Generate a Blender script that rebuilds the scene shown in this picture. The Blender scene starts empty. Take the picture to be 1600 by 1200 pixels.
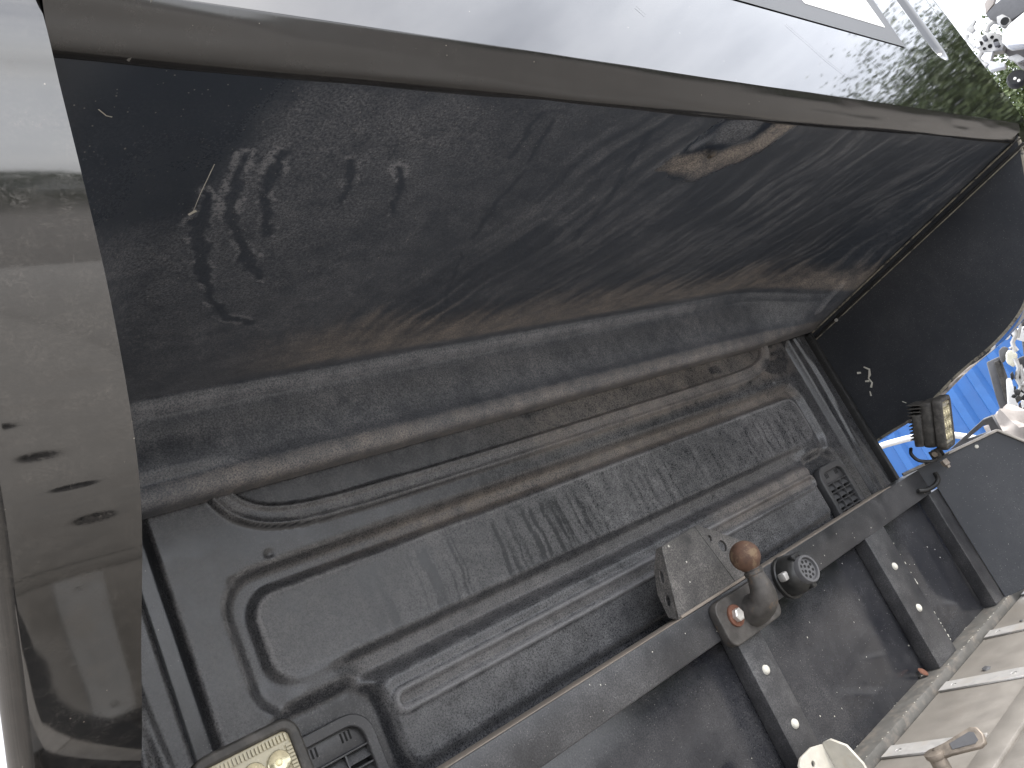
import bpy, bmesh, math, random
import numpy as np
from mathutils import Vector, Matrix

random.seed(7); rng = np.random.default_rng(7)
scene = bpy.context.scene
col = scene.collection
H = 1.60                      # eye height: all z below are relative to the eye, +H on output

# ------------------------------------------------------------------ camera
cd = bpy.data.cameras.new('camera'); cam = bpy.data.objects.new('camera', cd); col.objects.link(cam)
cd.sensor_width = 36; cd.lens = 1208.8 / 1600 * 36; cd.clip_start = 0.02; cd.clip_end = 2000
RX = Vector((0.73489, -0.52788, -0.42577)); DN = Vector((-0.17555, 0.45834, -0.87127)); FW = Vector((0.65507, 0.71503, 0.24416))
m = Matrix.Identity(4)
for i in range(3):
    m[i][0] = RX[i]; m[i][1] = -DN[i]; m[i][2] = -FW[i]
m[2][3] = H
cam.matrix_world = m
scene.camera = cam

# ------------------------------------------------------------------ world: pale broken overcast
SUN_EL, SUN_AZ = math.radians(50), math.radians(162)     # azimuth clockwise from +Y
world = bpy.data.worlds.new('World'); scene.world = world; world.use_nodes = True
wn = world.node_tree; wn.nodes.clear()
def N(nt, t, **k):
    n = nt.nodes.new(t)
    for a, b in k.items(): setattr(n, a, b)
    return n
wo = N(wn, 'ShaderNodeOutputWorld'); bg = N(wn, 'ShaderNodeBackground'); bg.inputs[1].default_value = 0.11
sky = N(wn, 'ShaderNodeTexSky', sky_type='NISHITA', sun_disc=False); sky.sun_elevation = SUN_EL; sky.sun_rotation = SUN_AZ
sky.dust_density = 2.0
tc = N(wn, 'ShaderNodeTexCoord'); mp = N(wn, 'ShaderNodeMapping'); mp.inputs['Scale'].default_value = (1.0, 1.0, 2.6)
ns = N(wn, 'ShaderNodeTexNoise'); ns.inputs['Scale'].default_value = 2.6; ns.inputs['Detail'].default_value = 7; ns.inputs['Roughness'].default_value = 0.55
wn.links.new(tc.outputs['Generated'], mp.inputs[0]); wn.links.new(mp.outputs[0], ns.inputs['Vector'])
cr = N(wn, 'ShaderNodeValToRGB'); e = cr.color_ramp
e.elements[0].position = 0.30; e.elements[0].color = (5.2, 5.4, 5.9, 1)
e.elements[1].position = 0.68; e.elements[1].color = (9.6, 9.7, 10.0, 1)
x = e.elements.new(0.48); x.color = (7.2, 7.4, 7.9, 1)
wn.links.new(ns.outputs['Fac'], cr.inputs[0])
mx = N(wn, 'ShaderNodeMixRGB'); mx.inputs[0].default_value = 0.88
wn.links.new(sky.outputs[0], mx.inputs[1]); wn.links.new(cr.outputs[0], mx.inputs[2])
wn.links.new(mx.outputs[0], bg.inputs[0]); wn.links.new(bg.outputs[0], wo.inputs[0])

sd = bpy.data.lights.new('sun', 'SUN'); sd.energy = 0.9; sd.angle = math.radians(14); sd.color = (1, 0.96, 0.9)
so = bpy.data.objects.new('sun', sd); col.objects.link(so)
sdir = Vector((math.sin(SUN_AZ) * math.cos(SUN_EL), math.cos(SUN_AZ) * math.cos(SUN_EL), math.sin(SUN_EL)))
so.rotation_euler = sdir.to_track_quat('Z', 'Y').to_euler(); so.location = sdir * 30

vs = scene.view_settings; vs.view_transform = 'Standard'; vs.look = 'None'; vs.exposure = 2.0; vs.gamma = 1.0; vs.use_curve_mapping = False

# ------------------------------------------------------------------ materials
MAT = {}
def principled(name):
    mt = bpy.data.materials.new(name); mt.use_nodes = True
    nt = mt.node_tree; b = nt.nodes['Principled BSDF']
    MAT[name] = mt
    return mt, nt, b
def math_n(nt, op, a, b=None, clamp=False):
    n = N(nt, 'ShaderNodeMath', operation=op); n.use_clamp = clamp
    for i, v in enumerate((a, b)):
        if v is None: continue
        if isinstance(v, (int, float)): n.inputs[i].default_value = v
        else: nt.links.new(v, n.inputs[i])
    return n.outputs[0]
def noise_n(nt, scale, detail=3, rough=0.6, vec=None, sc=None):
    n = N(nt, 'ShaderNodeTexNoise'); n.inputs['Scale'].default_value = scale; n.inputs['Detail'].default_value = detail; n.inputs['Roughness'].default_value = rough
    t = N(nt, 'ShaderNodeTexCoord'); v = t.outputs['Object']
    if sc:
        mpn = N(nt, 'ShaderNodeMapping'); mpn.inputs['Scale'].default_value = sc; nt.links.new(v, mpn.inputs[0]); v = mpn.outputs[0]
    nt.links.new(v, n.inputs['Vector'])
    return n.outputs['Fac']
def ramp_n(nt, fac, p0, p1):
    n = N(nt, 'ShaderNodeMapRange'); n.inputs[1].default_value = p0; n.inputs[2].default_value = p1
    nt.links.new(fac, n.inputs[0]); return n.outputs[0]
def mix_n(nt, fac, c1, c2):
    n = N(nt, 'ShaderNodeMixRGB')
    for i, v in enumerate((fac, c1, c2)):
        if isinstance(v, (int, float)): n.inputs[i].default_value = v
        elif isinstance(v, tuple): n.inputs[i].default_value = v + (1,) if len(v) == 3 else v
        else: nt.links.new(v, n.inputs[i])
    return n.outputs[0]
def specks(nt, scale, size, keep):
    v = N(nt, 'ShaderNodeTexVoronoi'); v.inputs['Scale'].default_value = scale
    t = N(nt, 'ShaderNodeTexCoord'); nt.links.new(t.outputs['Object'], v.inputs['Vector'])
    a = math_n(nt, 'LESS_THAN', v.outputs['Distance'], size)
    s = N(nt, 'ShaderNodeSeparateColor'); nt.links.new(v.outputs['Color'], s.inputs[0])
    k = math_n(nt, 'GREATER_THAN', s.outputs[0], keep)
    return math_n(nt, 'MULTIPLY', a, k)
def bump_n(nt, b, fac, strength, dist=0.002):
    n = N(nt, 'ShaderNodeBump'); n.inputs['Strength'].default_value = strength; n.inputs['Distance'].default_value = dist
    nt.links.new(fac, n.inputs['Height']); nt.links.new(n.outputs[0], b.inputs['Normal'])
    return n

def mat_plastic(name, base=(0.015, 0.0165, 0.020), r_clean=0.21, r_dust=0.62, masked=True, even=0.35,
                grey=(0.185, 0.182, 0.184), brown=(0.225, 0.185, 0.150), gloss=0.09, grain=0.25):
    """dark plastic / painted sheet, dust and painted light laid on by a mask attribute (red grey dust and highlights, green brown dust and reflected tan, blue wiped clean)"""
    mt, nt, b = principled(name)
    n1 = ramp_n(nt, noise_n(nt, 380, 4, 0.85), 0.40, 0.64)
    n2 = ramp_n(nt, noise_n(nt, 34, 5, 0.65), 0.30, 0.70)
    n3 = ramp_n(nt, noise_n(nt, 6, 4, 0.6), 0.28, 0.72)
    mod = math_n(nt, 'MULTIPLY', math_n(nt, 'ADD', math_n(nt, 'MULTIPLY', n1, 1.25), 0.14), math_n(nt, 'ADD', math_n(nt, 'MULTIPLY', n2, 0.8), 0.45))
    if masked:
        at = N(nt, 'ShaderNodeAttribute', attribute_name='mask'); sp = N(nt, 'ShaderNodeSeparateColor'); nt.links.new(at.outputs['Color'], sp.inputs[0])
        g = math_n(nt, 'MULTIPLY', sp.outputs[0], mod, True); br = math_n(nt, 'MULTIPLY', sp.outputs[1], mod, True); cl = sp.outputs[2]
    else:
        g = math_n(nt, 'MULTIPLY', math_n(nt, 'MULTIPLY', mod, n3), even, True); br = None; cl = None
    c = mix_n(nt, g, base, grey)
    if br is not None: c = mix_n(nt, br, c, brown)
    s = specks(nt, 300, 0.20, 0.90); s2 = specks(nt, 80, 0.07, 0.93)
    ss = math_n(nt, 'MULTIPLY', math_n(nt, 'MAXIMUM', math_n(nt, 'MULTIPLY', s, 0.55), s2), 0.55)
    c = mix_n(nt, ss, c, (0.42, 0.40, 0.36))
    nt.links.new(c, b.inputs['Base Color'])
    d = math_n(nt, 'ADD', g, br, True) if br is not None else g
    r = math_n(nt, 'ADD', math_n(nt, 'MULTIPLY', d, r_dust - r_clean), math_n(nt, 'ADD', math_n(nt, 'MULTIPLY', n3, 0.08), r_clean - 0.04), True)
    if cl is not None:
        mr = N(nt, 'ShaderNodeMixRGB'); nt.links.new(cl, mr.inputs[0]); nt.links.new(r, mr.inputs[1]); mr.inputs[2].default_value = (gloss,) * 3 + (1,); r = mr.outputs[0]
    nt.links.new(r, b.inputs['Roughness'])
    gr = noise_n(nt, 900, 2, 0.7)
    h = math_n(nt, 'ADD', math_n(nt, 'MULTIPLY', gr, grain), math_n(nt, 'MULTIPLY', d, 0.6))
    bump_n(nt, b, h, 0.35, 0.0006)
    return mt

def mat_gloss(name, base, rough, wav=0.0, dust=0.0, grey=(0.2, 0.18, 0.16), coat=0.0, ior=1.5):
    mt, nt, b = principled(name)
    n1 = ramp_n(nt, noise_n(nt, 55, 6, 0.7), 0.42, 0.80); n2 = ramp_n(nt, noise_n(nt, 500, 2, 0.7), 0.4, 0.7)
    d = math_n(nt, 'MULTIPLY', math_n(nt, 'MULTIPLY', n1, n2), dust, True)
    st = ramp_n(nt, noise_n(nt, 40, 4, 0.7, sc=(6, 1, 0.35)), 0.66, 0.80)
    d = math_n(nt, 'MAXIMUM', d, math_n(nt, 'MULTIPLY', st, dust * 0.6))
    s = math_n(nt, 'MULTIPLY', specks(nt, 120, 0.06, 0.9), 0.5 if dust else 0)
    c = mix_n(nt, s, mix_n(nt, d, base, grey), (0.5, 0.45, 0.38))
    nt.links.new(c, b.inputs['Base Color'])
    nt.links.new(math_n(nt, 'ADD', math_n(nt, 'MULTIPLY', d, 0.5), rough, True), b.inputs['Roughness'])
    b.inputs['IOR'].default_value = ior
    b.inputs['Coat Weight'].default_value = coat; b.inputs['Coat Roughness'].default_value = 0.03
    if wav: bump_n(nt, b, noise_n(nt, 5, 2, 0.5), wav, 0.01)
    return mt

def mat_simple(name, base, rough=0.6, metal=0.0, var=0.25, scale=30, dark=None, bump=0.15, patch=None, pscale=14, pth=(0.5, 0.65)):
    """base colour with uneven tone, optional patches of a second colour (rust, chipped paint, dirt)"""
    mt, nt, b = principled(name)
    dark = dark or tuple(v * (1 - 2 * var) for v in base)
    n1 = ramp_n(nt, noise_n(nt, scale, 6, 0.65), 0.3, 0.7)
    c = mix_n(nt, n1, dark, base)
    if patch:
        p = ramp_n(nt, noise_n(nt, pscale, 6, 0.7), *pth); c = mix_n(nt, p, c, patch)
    nt.links.new(c, b.inputs['Base Color'])
    nt.links.new(math_n(nt, 'ADD', math_n(nt, 'MULTIPLY', n1, 0.2), rough - 0.1, True), b.inputs['Roughness'])
    b.inputs['Metallic'].default_value = metal
    if bump: bump_n(nt, b, noise_n(nt, scale * 12, 3, 0.7), bump, 0.001)
    return mt

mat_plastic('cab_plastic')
mat_plastic('fairing_plastic', base=(0.029, 0.037, 0.051), grey=(0.205, 0.213, 0.232), brown=(0.34, 0.295, 0.255), r_clean=0.34, gloss=0.10)
mat_plastic('wing_texture', base=(0.018, 0.021, 0.027), r_clean=0.50, masked=False, even=0.16, grain=0.8)
mat_plastic('vent_plastic', base=(0.04, 0.04, 0.042), r_clean=0.45, masked=False, even=0.55)
mat_plastic('rail_paint', base=(0.014, 0.0145, 0.017), r_clean=0.34, masked=False, even=0.55)
mat_plastic('bracket_paint', base=(0.03, 0.03, 0.031), r_clean=0.45, masked=False, even=1.5, grey=(0.21, 0.195, 0.18))
mat_plastic('panel_paint', base=(0.013, 0.014, 0.018), r_clean=0.10, r_dust=0.35, masked=False, even=0.30, grain=0.05)
mat_plastic('rail_top_dust', base=(0.22, 0.19, 0.16), r_clean=0.85, masked=False, even=0.6, grey=(0.42, 0.35, 0.28))
mat_plastic('rubber', base=(0.008, 0.008, 0.008), r_clean=0.55, masked=False, even=0.12)
mat_gloss('gloss_black', (0.006, 0.006, 0.0065), 0.03, wav=0.022, dust=0.05, coat=0.0, ior=2.0)
mat_gloss('wing_gloss', (0.008, 0.0078, 0.0078), 0.05, wav=0.05, dust=0.30, ior=1.9)
mat_gloss('lip_gloss', (0.014, 0.0135, 0.0135), 0.17, wav=0.22, dust=0.14, ior=1.6, grey=(0.16, 0.145, 0.13))
mat_gloss('decal_grey', (0.125, 0.13, 0.138), 0.5, dust=0.05, ior=1.2)
mat_simple('sticker_white', (0.66, 0.66, 0.65), 0.45, var=0.04, bump=0)
mat_simple('pale_edge', (0.34, 0.31, 0.25), 0.7, var=0.3, scale=90, patch=(0.05, 0.05, 0.05), pscale=45, pth=(0.52, 0.6))
mat_simple('chip_glint_white', (0.62, 0.60, 0.53), 0.7, var=0.1)
mat_simple('rust_ball', (0.135, 0.072, 0.046), 0.75, var=0.28, scale=60, patch=(0.18, 0.125, 0.075), pscale=45, pth=(0.52, 0.66), bump=0.5)
mat_simple('rust_washer', (0.17, 0.07, 0.042), 0.8, var=0.3, scale=120, bump=0.4)
mat_simple('neck_steel', (0.115, 0.107, 0.10), 0.55, metal=0.35, var=0.3, scale=40, patch=(0.20, 0.13, 0.075), pscale=30, pth=(0.58, 0.75), bump=0.3)
mat_simple('zinc', (0.72, 0.70, 0.66), 0.38, metal=0.6, var=0.15, scale=80)
mat_simple('socket_plastic', (0.035, 0.035, 0.034), 0.38, var=0.3, scale=60)
mat_simple('hole_black', (0.004, 0.004, 0.004), 0.8, var=0, bump=0)
mat_simple('deck_metal', (0.300, 0.276, 0.246), 0.6, metal=0.15, var=0.12, scale=22, patch=(0.245, 0.222, 0.195), pscale=9, pth=(0.5, 0.72), bump=0.25)
mat_simple('strip_metal', (0.52, 0.505, 0.485), 0.45, metal=0.1, var=0.14, scale=60, patch=(0.40, 0.36, 0.31), pscale=30, pth=(0.5, 0.7))
mat_simple('grey_ledge', (0.13, 0.125, 0.115), 0.6, var=0.2, scale=40, patch=(0.22, 0.19, 0.16), pscale=35, pth=(0.5, 0.75))
mat_simple('rim_pale', (0.36, 0.33, 0.295), 0.6, var=0.15, scale=70, patch=(0.2, 0.18, 0.16), pscale=40, pth=(0.55, 0.75))
mat_simple('pale_bracket', (0.50, 0.475, 0.415), 0.55, var=0.08, scale=60, patch=(0.42, 0.36, 0.27), pscale=40, pth=(0.55, 0.8))
mat_simple('latch_steel', (0.33, 0.28, 0.23), 0.5, metal=0.4, var=0.25, scale=50, patch=(0.35, 0.16, 0.06), pscale=40, pth=(0.6, 0.75))
mat_simple('lamp_housing', (0.05, 0.046, 0.041), 0.6, var=0.35, scale=70, patch=(0.085, 0.078, 0.07), pscale=50, pth=(0.48, 0.7))
mat_simple('lamp_lens', (0.40, 0.355, 0.235), 0.22, var=0.15, scale=90, bump=0)
mat_simple('lamp_reflector', (0.60, 0.55, 0.38), 0.2, metal=0.55, var=0.12, scale=120, bump=0)
mat_simple('lamp_led', (0.85, 0.78, 0.50), 0.3, var=0.05, bump=0)
mat_simple('container_blue', (0.036, 0.145, 0.41), 0.45, var=0.10, scale=2.5, patch=(0.06, 0.17, 0.43), pscale=4, pth=(0.55, 0.8), bump=0.05)
mat_simple('car_white', (0.78, 0.78, 0.77), 0.3, var=0.05, scale=8, bump=0)
mat_simple('car_silver', (0.5, 0.49, 0.47), 0.4, var=0.2, scale=12, bump=0.05, metal=0.3)
mat_simple('car_red', (0.55, 0.05, 0.03), 0.3, var=0.1, scale=8, bump=0)
mat_simple('trim_grey', (0.11, 0.11, 0.115), 0.55, var=0.15, scale=20)
mat_simple('trim_black', (0.02, 0.02, 0.021), 0.5, var=0.2, scale=20)
mat_simple('headlamp_cream', (0.72, 0.70, 0.58), 0.25, var=0.08, scale=40, bump=0)
mat_simple('cloth_beige', (0.40, 0.36, 0.33), 0.9, var=0.08, scale=60, bump=0.3)
mat_simple('tyre', (0.02, 0.02, 0.02), 0.8, var=0.2)
mat_simple('glass_dark', (0.02, 0.025, 0.03), 0.06, var=0, bump=0)
mat_simple('rack_steel', (0.16, 0.15, 0.145), 0.6, metal=0.2, var=0.3, scale=10)
mat_simple('bark', (0.10, 0.075, 0.055), 0.9, var=0.3, scale=12, bump=0.5)
mat_simple('yard_gravel', (0.26, 0.235, 0.205), 0.9, var=0.22, scale=3, patch=(0.16, 0.145, 0.13), pscale=0.8, pth=(0.45, 0.7), bump=0.6)
def mat_leaf():
    mt, nt, b = principled('leaf')
    n = ramp_n(nt, noise_n(nt, 1.6, 4, 0.7), 0.3, 0.7)
    nt.links.new(mix_n(nt, n, (0.026, 0.048, 0.014), (0.10, 0.13, 0.034)), b.inputs['Base Color'])
    b.inputs['Roughness'].default_value = 0.55
mat_leaf()

# ------------------------------------------------------------------ mesh helpers
def link(name, me, mat, parent=None):
    o = bpy.data.objects.new(name, me); col.objects.link(o)
    if mat: me.materials.append(MAT[mat])
    if parent: o.parent = parent
    return o
def thing(name, label, cat, group=None, loc=(0, 0, 0)):
    o = bpy.data.objects.new(name, None); col.objects.link(o); o.empty_display_size = 0.05; o.location = loc
    o['label'] = label; o['category'] = cat
    if group: o['group'] = group
    return o
def tag(o, label, cat, group=None):
    o['label'] = label; o['category'] = cat
    if group: o['group'] = group
    return o
def lift(p): return (p[0], p[1], p[2] + H)
def from_bm(name, bm, mat, parent=None, smooth=False):
    me = bpy.data.meshes.new(name)
    bmesh.ops.recalc_face_normals(bm, faces=bm.faces)
    bm.to_mesh(me); bm.free()
    if smooth:
        for p in me.polygons: p.use_smooth = True
        if hasattr(me, 'set_sharp_from_angle'): me.set_sharp_from_angle(angle=math.radians(38))
    return link(name, me, mat, parent)
def add_box(bm, lo, hi, bev=0.0, mtx=None, seg=2):
    c = [(a + b) / 2 for a, b in zip(lo, hi)]; s = [b - a for a, b in zip(lo, hi)]
    r = bmesh.ops.create_cube(bm, size=1); vs_ = r['verts']
    bmesh.ops.scale(bm, vec=s, verts=vs_); bmesh.ops.translate(bm, vec=c, verts=vs_)
    if bev:
        ed = {e for v in vs_ for e in v.link_edges}
        q = bmesh.ops.bevel(bm, geom=list(ed), offset=bev, segments=seg, profile=0.5, affect='EDGES')
        vs_ = list({v for f in q['faces'] for v in f.verts} | {v for v in vs_ if v.is_valid})
    if mtx: bmesh.ops.transform(bm, matrix=mtx, verts=[v for v in vs_ if v.is_valid])
    return vs_
def box(name, lo, hi, mat, parent=None, bev=0.002, up=True):
    bm = bmesh.new(); add_box(bm, lo, hi, bev)
    if up: bmesh.ops.translate(bm, vec=(0, 0, H), verts=bm.verts)
    return from_bm(name, bm, mat, parent, True)
def grid_mesh(name, P, mat, parent=None, mask=None, smooth=True):
    """P: (n, m, 3) array of points"""
    n, mm = P.shape[:2]
    me = bpy.data.meshes.new(name)
    idx = np.arange(n * mm).reshape(n, mm)
    q = np.stack([idx[:-1, :-1], idx[1:, :-1], idx[1:, 1:], idx[:-1, 1:]], -1).reshape(-1, 4)
    me.vertices.add(n * mm); me.vertices.foreach_set('co', P.reshape(-1).astype(np.float32))
    me.loops.add(q.size); me.loops.foreach_set('vertex_index', q.reshape(-1).astype(np.int32))
    me.polygons.add(len(q)); me.polygons.foreach_set('loop_start', (np.arange(len(q)) * 4).astype(np.int32))
    me.polygons.foreach_set('use_smooth', np.full(len(q), smooth))
    me.update(calc_edges=True); me.validate()
    if mask is not None:
        a = me.attributes.new('mask', 'FLOAT_COLOR', 'POINT')
        M4 = np.concatenate([mask.reshape(-1, 3), np.ones((n * mm, 1))], 1)
        a.data.foreach_set('color', M4.reshape(-1).astype(np.float32))
    return link(name, me, mat, parent)
def tube(name, pts, rad, mat, parent=None, seg=12, caps=True, up=True, sx=None):
    """tube along points; rad a number or a list"""
    pts = [Vector(p) for p in pts]; n = len(pts); rad = [rad] * n if isinstance(rad, (int, float)) else rad
    bm = bmesh.new(); rings = []; prev = None
    for i, p in enumerate(pts):
        t = (pts[min(i + 1, n - 1)] - pts[max(i - 1, 0)]).normalized()
        if prev is None:
            a = Vector((1, 0, 0)) if abs(t.x) < 0.8 else Vector((0, 0, 1)); u = (a - t * a.dot(t)).normalized()
        else: u = (prev - t * prev.dot(t)).normalized()
        prev = u; w = t.cross(u); k = sx[i] if sx else 1.0
        rings.append([bm.verts.new(p + (u * math.cos(2 * math.pi * j / seg) * k + w * math.sin(2 * math.pi * j / seg)) * rad[i]) for j in range(seg)])
    for a, b in zip(rings[:-1], rings[1:]):
        for j in range(seg): bm.faces.new((a[j], a[(j + 1) % seg], b[(j + 1) % seg], b[j]))
    if caps: bm.faces.new(rings[0]); bm.faces.new(rings[-1])
    if up: bmesh.ops.translate(bm, vec=(0, 0, H), verts=bm.verts)
    return from_bm(name, bm, mat, parent, True)
def lathe(bm, prof, mtx, seg=24):
    """prof: (radius, height) along local Z"""
    rings = []
    for r, h in prof:
        if r < 1e-6: rings.append([bm.verts.new(mtx @ Vector((0, 0, h)))])
        else: rings.append([bm.verts.new(mtx @ Vector((r * math.cos(2 * math.pi * j / seg), r * math.sin(2 * math.pi * j / seg), h))) for j in range(seg)])
    for a, b in zip(rings[:-1], rings[1:]):
        for j in range(seg):
            k = (j + 1) % seg
            if len(a) == 1 and len(b) == 1: continue
            if len(a) == 1: bm.faces.new((a[0], b[k], b[j]))
            elif len(b) == 1: bm.faces.new((a[j], a[k], b[0]))
            else: bm.faces.new((a[j], a[k], b[k], b[j]))
def lathe_obj(name, prof, mtx, mat, parent=None, seg=24):
    bm = bmesh.new(); lathe(bm, prof, mtx, seg); return from_bm(name, bm, mat, parent, True)
def axis_m(loc, d):
    return Matrix.Translation(Vector(loc)) @ Vector(d).to_track_quat('Z', 'Y').to_matrix().to_4x4()
def plate(name, outline, holes, thick, mtx, mat, parent=None, bev=0.0006):
    """flat plate with real holes: 2D outline in local XY, thickness along local Z"""
    cu = bpy.data.curves.new(name, 'CURVE'); cu.dimensions = '2D'; cu.fill_mode = 'BOTH'; cu.extrude = thick / 2; cu.bevel_depth = bev; cu.bevel_resolution = 1
    for poly in [outline] + holes:
        s = cu.splines.new('POLY'); s.points.add(len(poly) - 1)
        for p, q in zip(s.points, poly): p.co = (q[0], q[1], 0, 1)
        s.use_cyclic_u = True
    t = bpy.data.objects.new(name, cu); col.objects.link(t)
    dg = bpy.context.evaluated_depsgraph_get(); me = bpy.data.meshes.new_from_object(t.evaluated_get(dg))
    bpy.data.objects.remove(t); bpy.data.curves.remove(cu)
    me.transform(mtx); me.name = name
    me.materials.clear()
    return link(name, me, mat, parent)
def circ(cx, cy, r, n=20, ry=None, rot=0):
    ry = ry or r; out = []
    for i in range(n):
        a = 2 * math.pi * i / n; x_, y_ = r * math.cos(a), ry * math.sin(a)
        out.append((cx + x_ * math.cos(rot) - y_ * math.sin(rot), cy + x_ * math.sin(rot) + y_ * math.cos(rot)))
    return out
def rrect(x0, y0, x1, y1, r, n=6):
    out = []
    for cx, cy, a0 in ((x1 - r, y1 - r, 0), (x0 + r, y1 - r, 90), (x0 + r, y0 + r, 180), (x1 - r, y0 + r, 270)):
        for i in range(n + 1):
            a = math.radians(a0 + 90 * i / n); out.append((cx + r * math.cos(a), cy + r * math.sin(a)))
    return out
XZ = lambda y: Matrix(((1, 0, 0, 0), (0, 0, -1, y), (0, 1, 0, H), (0, 0, 0, 1)))      # local XY -> world XZ at depth y, local Z toward the viewer

# numpy helpers
def smooth(a, b, x): t = np.clip((x - a) / (b - a), 0, 1); return t * t * (3 - 2 * t)
def vnoise(x, y, seed):
    xi, yi = np.floor(x).astype(np.int64), np.floor(y).astype(np.int64); fx, fy = x - xi, y - yi
    fx = fx * fx * (3 - 2 * fx); fy = fy * fy * (3 - 2 * fy)
    def h(a, b):
        n = (a * 374761393 + b * 668265263 + seed * 974711) & 0x7fffffff
        n = ((n ^ (n >> 13)) * 1274126177) & 0x7fffffff
        return ((n ^ (n >> 16)) & 0xffff) / 65535.0
    return (h(xi, yi) * (1 - fx) + h(xi + 1, yi) * fx) * (1 - fy) + (h(xi, yi + 1) * (1 - fx) + h(xi + 1, yi + 1) * fx) * fy
def fbm(x, y, seed, oct=4):
    s, a, t = 0, 0.5, 0
    for i in range(oct): s = s + a * vnoise(x * 2 ** i, y * 2 ** i, seed + i * 17); t += a; a *= 0.55
    return s / t
def sd_rr(x, y, x0, x1, y0, y1, r):
    cx, cy = (x0 + x1) / 2, (y0 + y1) / 2
    qx, qy = np.abs(x - cx) - (x1 - x0) / 2 + r, np.abs(y - cy) - (y1 - y0) / 2 + r
    return np.hypot(np.maximum(qx, 0), np.maximum(qy, 0)) + np.minimum(np.maximum(qx, qy), 0) - r
def sd_line(x, y, pts):
    d = np.full(x.shape, 9.0)
    for (ax, ay), (bx, by) in zip(pts[:-1], pts[1:]):
        vx, vy = bx - ax, by - ay; t = np.clip(((x - ax) * vx + (y - ay) * vy) / (vx * vx + vy * vy + 1e-12), 0, 1)
        d = np.minimum(d, np.hypot(x - ax - t * vx, y - ay - t * vy))
    return d
def spline(pts, n):
    """Catmull-Rom through points, n samples per span"""
    P = [np.array(p, float) for p in pts]; P = [2 * P[0] - P[1]] + P + [2 * P[-1] - P[-2]]; out = []
    for i in range(1, len(P) - 2):
        for k in range(n):
            t = k / n
            out.append(0.5 * (2 * P[i] + (P[i + 1] - P[i - 1]) * t + (2 * P[i - 1] - 5 * P[i] + 4 * P[i + 1] - P[i + 2]) * t * t + (3 * P[i] - P[i - 1] - 3 * P[i + 1] + P[i + 2]) * t ** 3))
    out.append(P[-2]); return np.array(out)

# ================================================================== GROUND
me = bpy.data.meshes.new('ground'); g = 400
me.from_pydata([(-g, -g, 0), (g, -g, 0), (g, g, 0), (-g, g, 0)], [], [(0, 1, 2, 3)])
o = link('ground', me, 'yard_gravel'); o['kind'] = 'structure'

# ================================================================== TRUCK CAB
XL, XR, XC = 0.141, 2.106, 1.124          # inner faces of the two side wings, centre line
D = 1.08                                  # depth of the cab rear wall
cab = thing('truck_cab', 'black truck cab seen from behind with dusty moulded rear wall under an overhanging roof fairing', 'truck cab', loc=(XC, 1.8, 0))
def cabpart(o):
    o.parent = cab; o.matrix_parent_inverse = Matrix.Translation((-XC, -1.8, 0)); return o

# ---- rear wall: pressed relief as real geometry
xs = np.arange(XL, XR + 0.001, 0.0034); zs = np.arange(-1.0, 0.3351, 0.0034)
zs = np.concatenate([np.linspace(-1.0, -0.33, 40)[:-1], np.arange(-0.33, 0.3351, 0.0031)])
X, Z = np.meshgrid(xs, zs, indexing='ij')
mxs = np.abs(X - XC)                                   # mirrored coordinate
dep = np.zeros_like(X)                                 # + deeper, - toward the viewer
ring = np.minimum(smooth(0.007, -0.013, sd_rr(X, Z, 0.342, 1.908, -0.011, 0.192, 0.055)), smooth(-0.007, 0.012, sd_rr(X, Z, 0.376, 1.875, 0.031, 0.156, 0.036)))
ring *= 1 - 0.9 * smooth(0.085, 0.02, np.hypot(mxs - 0.70, Z - 0.0))
dep += 0.015 * ring
pad = smooth(0.003, -0.010, sd_rr(X, Z, 0.376, 1.875, 0.031, 0.156, 0.036)); dep += 0.003 * pad
bead_pts = spline([(0.380, 0.335), (0.388, 0.305), (0.408, 0.277), (0.448, 0.256), (0.52, 0.245), (0.66, 0.2415), (0.9, 0.240), (1.35, 0.240), (1.6, 0.2415), (1.73, 0.245), (1.80, 0.256), (1.84, 0.277), (1.860, 0.305), (1.868, 0.335)], 4)
db = sd_line(X, Z, [tuple(p) for p in bead_pts])
dep += -0.010 * smooth(0.0185, 0.0135, db) + 0.004 * smooth(0.0125, 0.006, db)
low = smooth(0.006, -0.012, sd_rr(X, Z, 0.495, 1.755, -0.149, -0.012, 0.030)); dep -= 0.011 * low
low2 = smooth(0.003, -0.006, sd_rr(X, Z, 0.53, 1.72, -0.40, -0.172, 0.02)); dep -= 0.008 * low2
ds = np.abs(sd_rr(X, Z, 0.515, 1.735, -0.0705, -0.0435, 0.0134))
dep -= 0.006 * smooth(0.0065, 0.0015, ds)
hal = np.minimum(smooth(0.008, -0.016, sd_rr(mxs, Z, 0.617, 0.792, -0.36, 0.002, 0.055)), 1)
dep += 0.016 * hal
gl = np.minimum(smooth(0.019, 0.012, np.abs(mxs - 0.857)), smooth(0.315, 0.285, Z)); dep += 0.018 * gl
fl = smooth(0.010, 0.003, np.abs(mxs - (0.905 + 0.010 * np.sin(Z * 9)))); dep -= 0.006 * fl
fl2 = smooth(0.010, 0.002, np.abs(mxs - (0.935 - 0.016 * np.sin(Z * 7 + .6)))); dep -= 0.005 * fl2
for sx_, sz_ in ((0.425, 0.205), (0.365, 0.185), (1.823, 0.205), (1.883, 0.185)):          # moulded fixing dimples
    dep += 0.003 * smooth(0.009, 0.002, np.hypot(X - sx_, Z - sz_))
dep += 0.003 * (fbm(X * 5, Z * 5, 5) - 0.5)
P = np.stack([X, D + dep, Z + H], -1)
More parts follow.
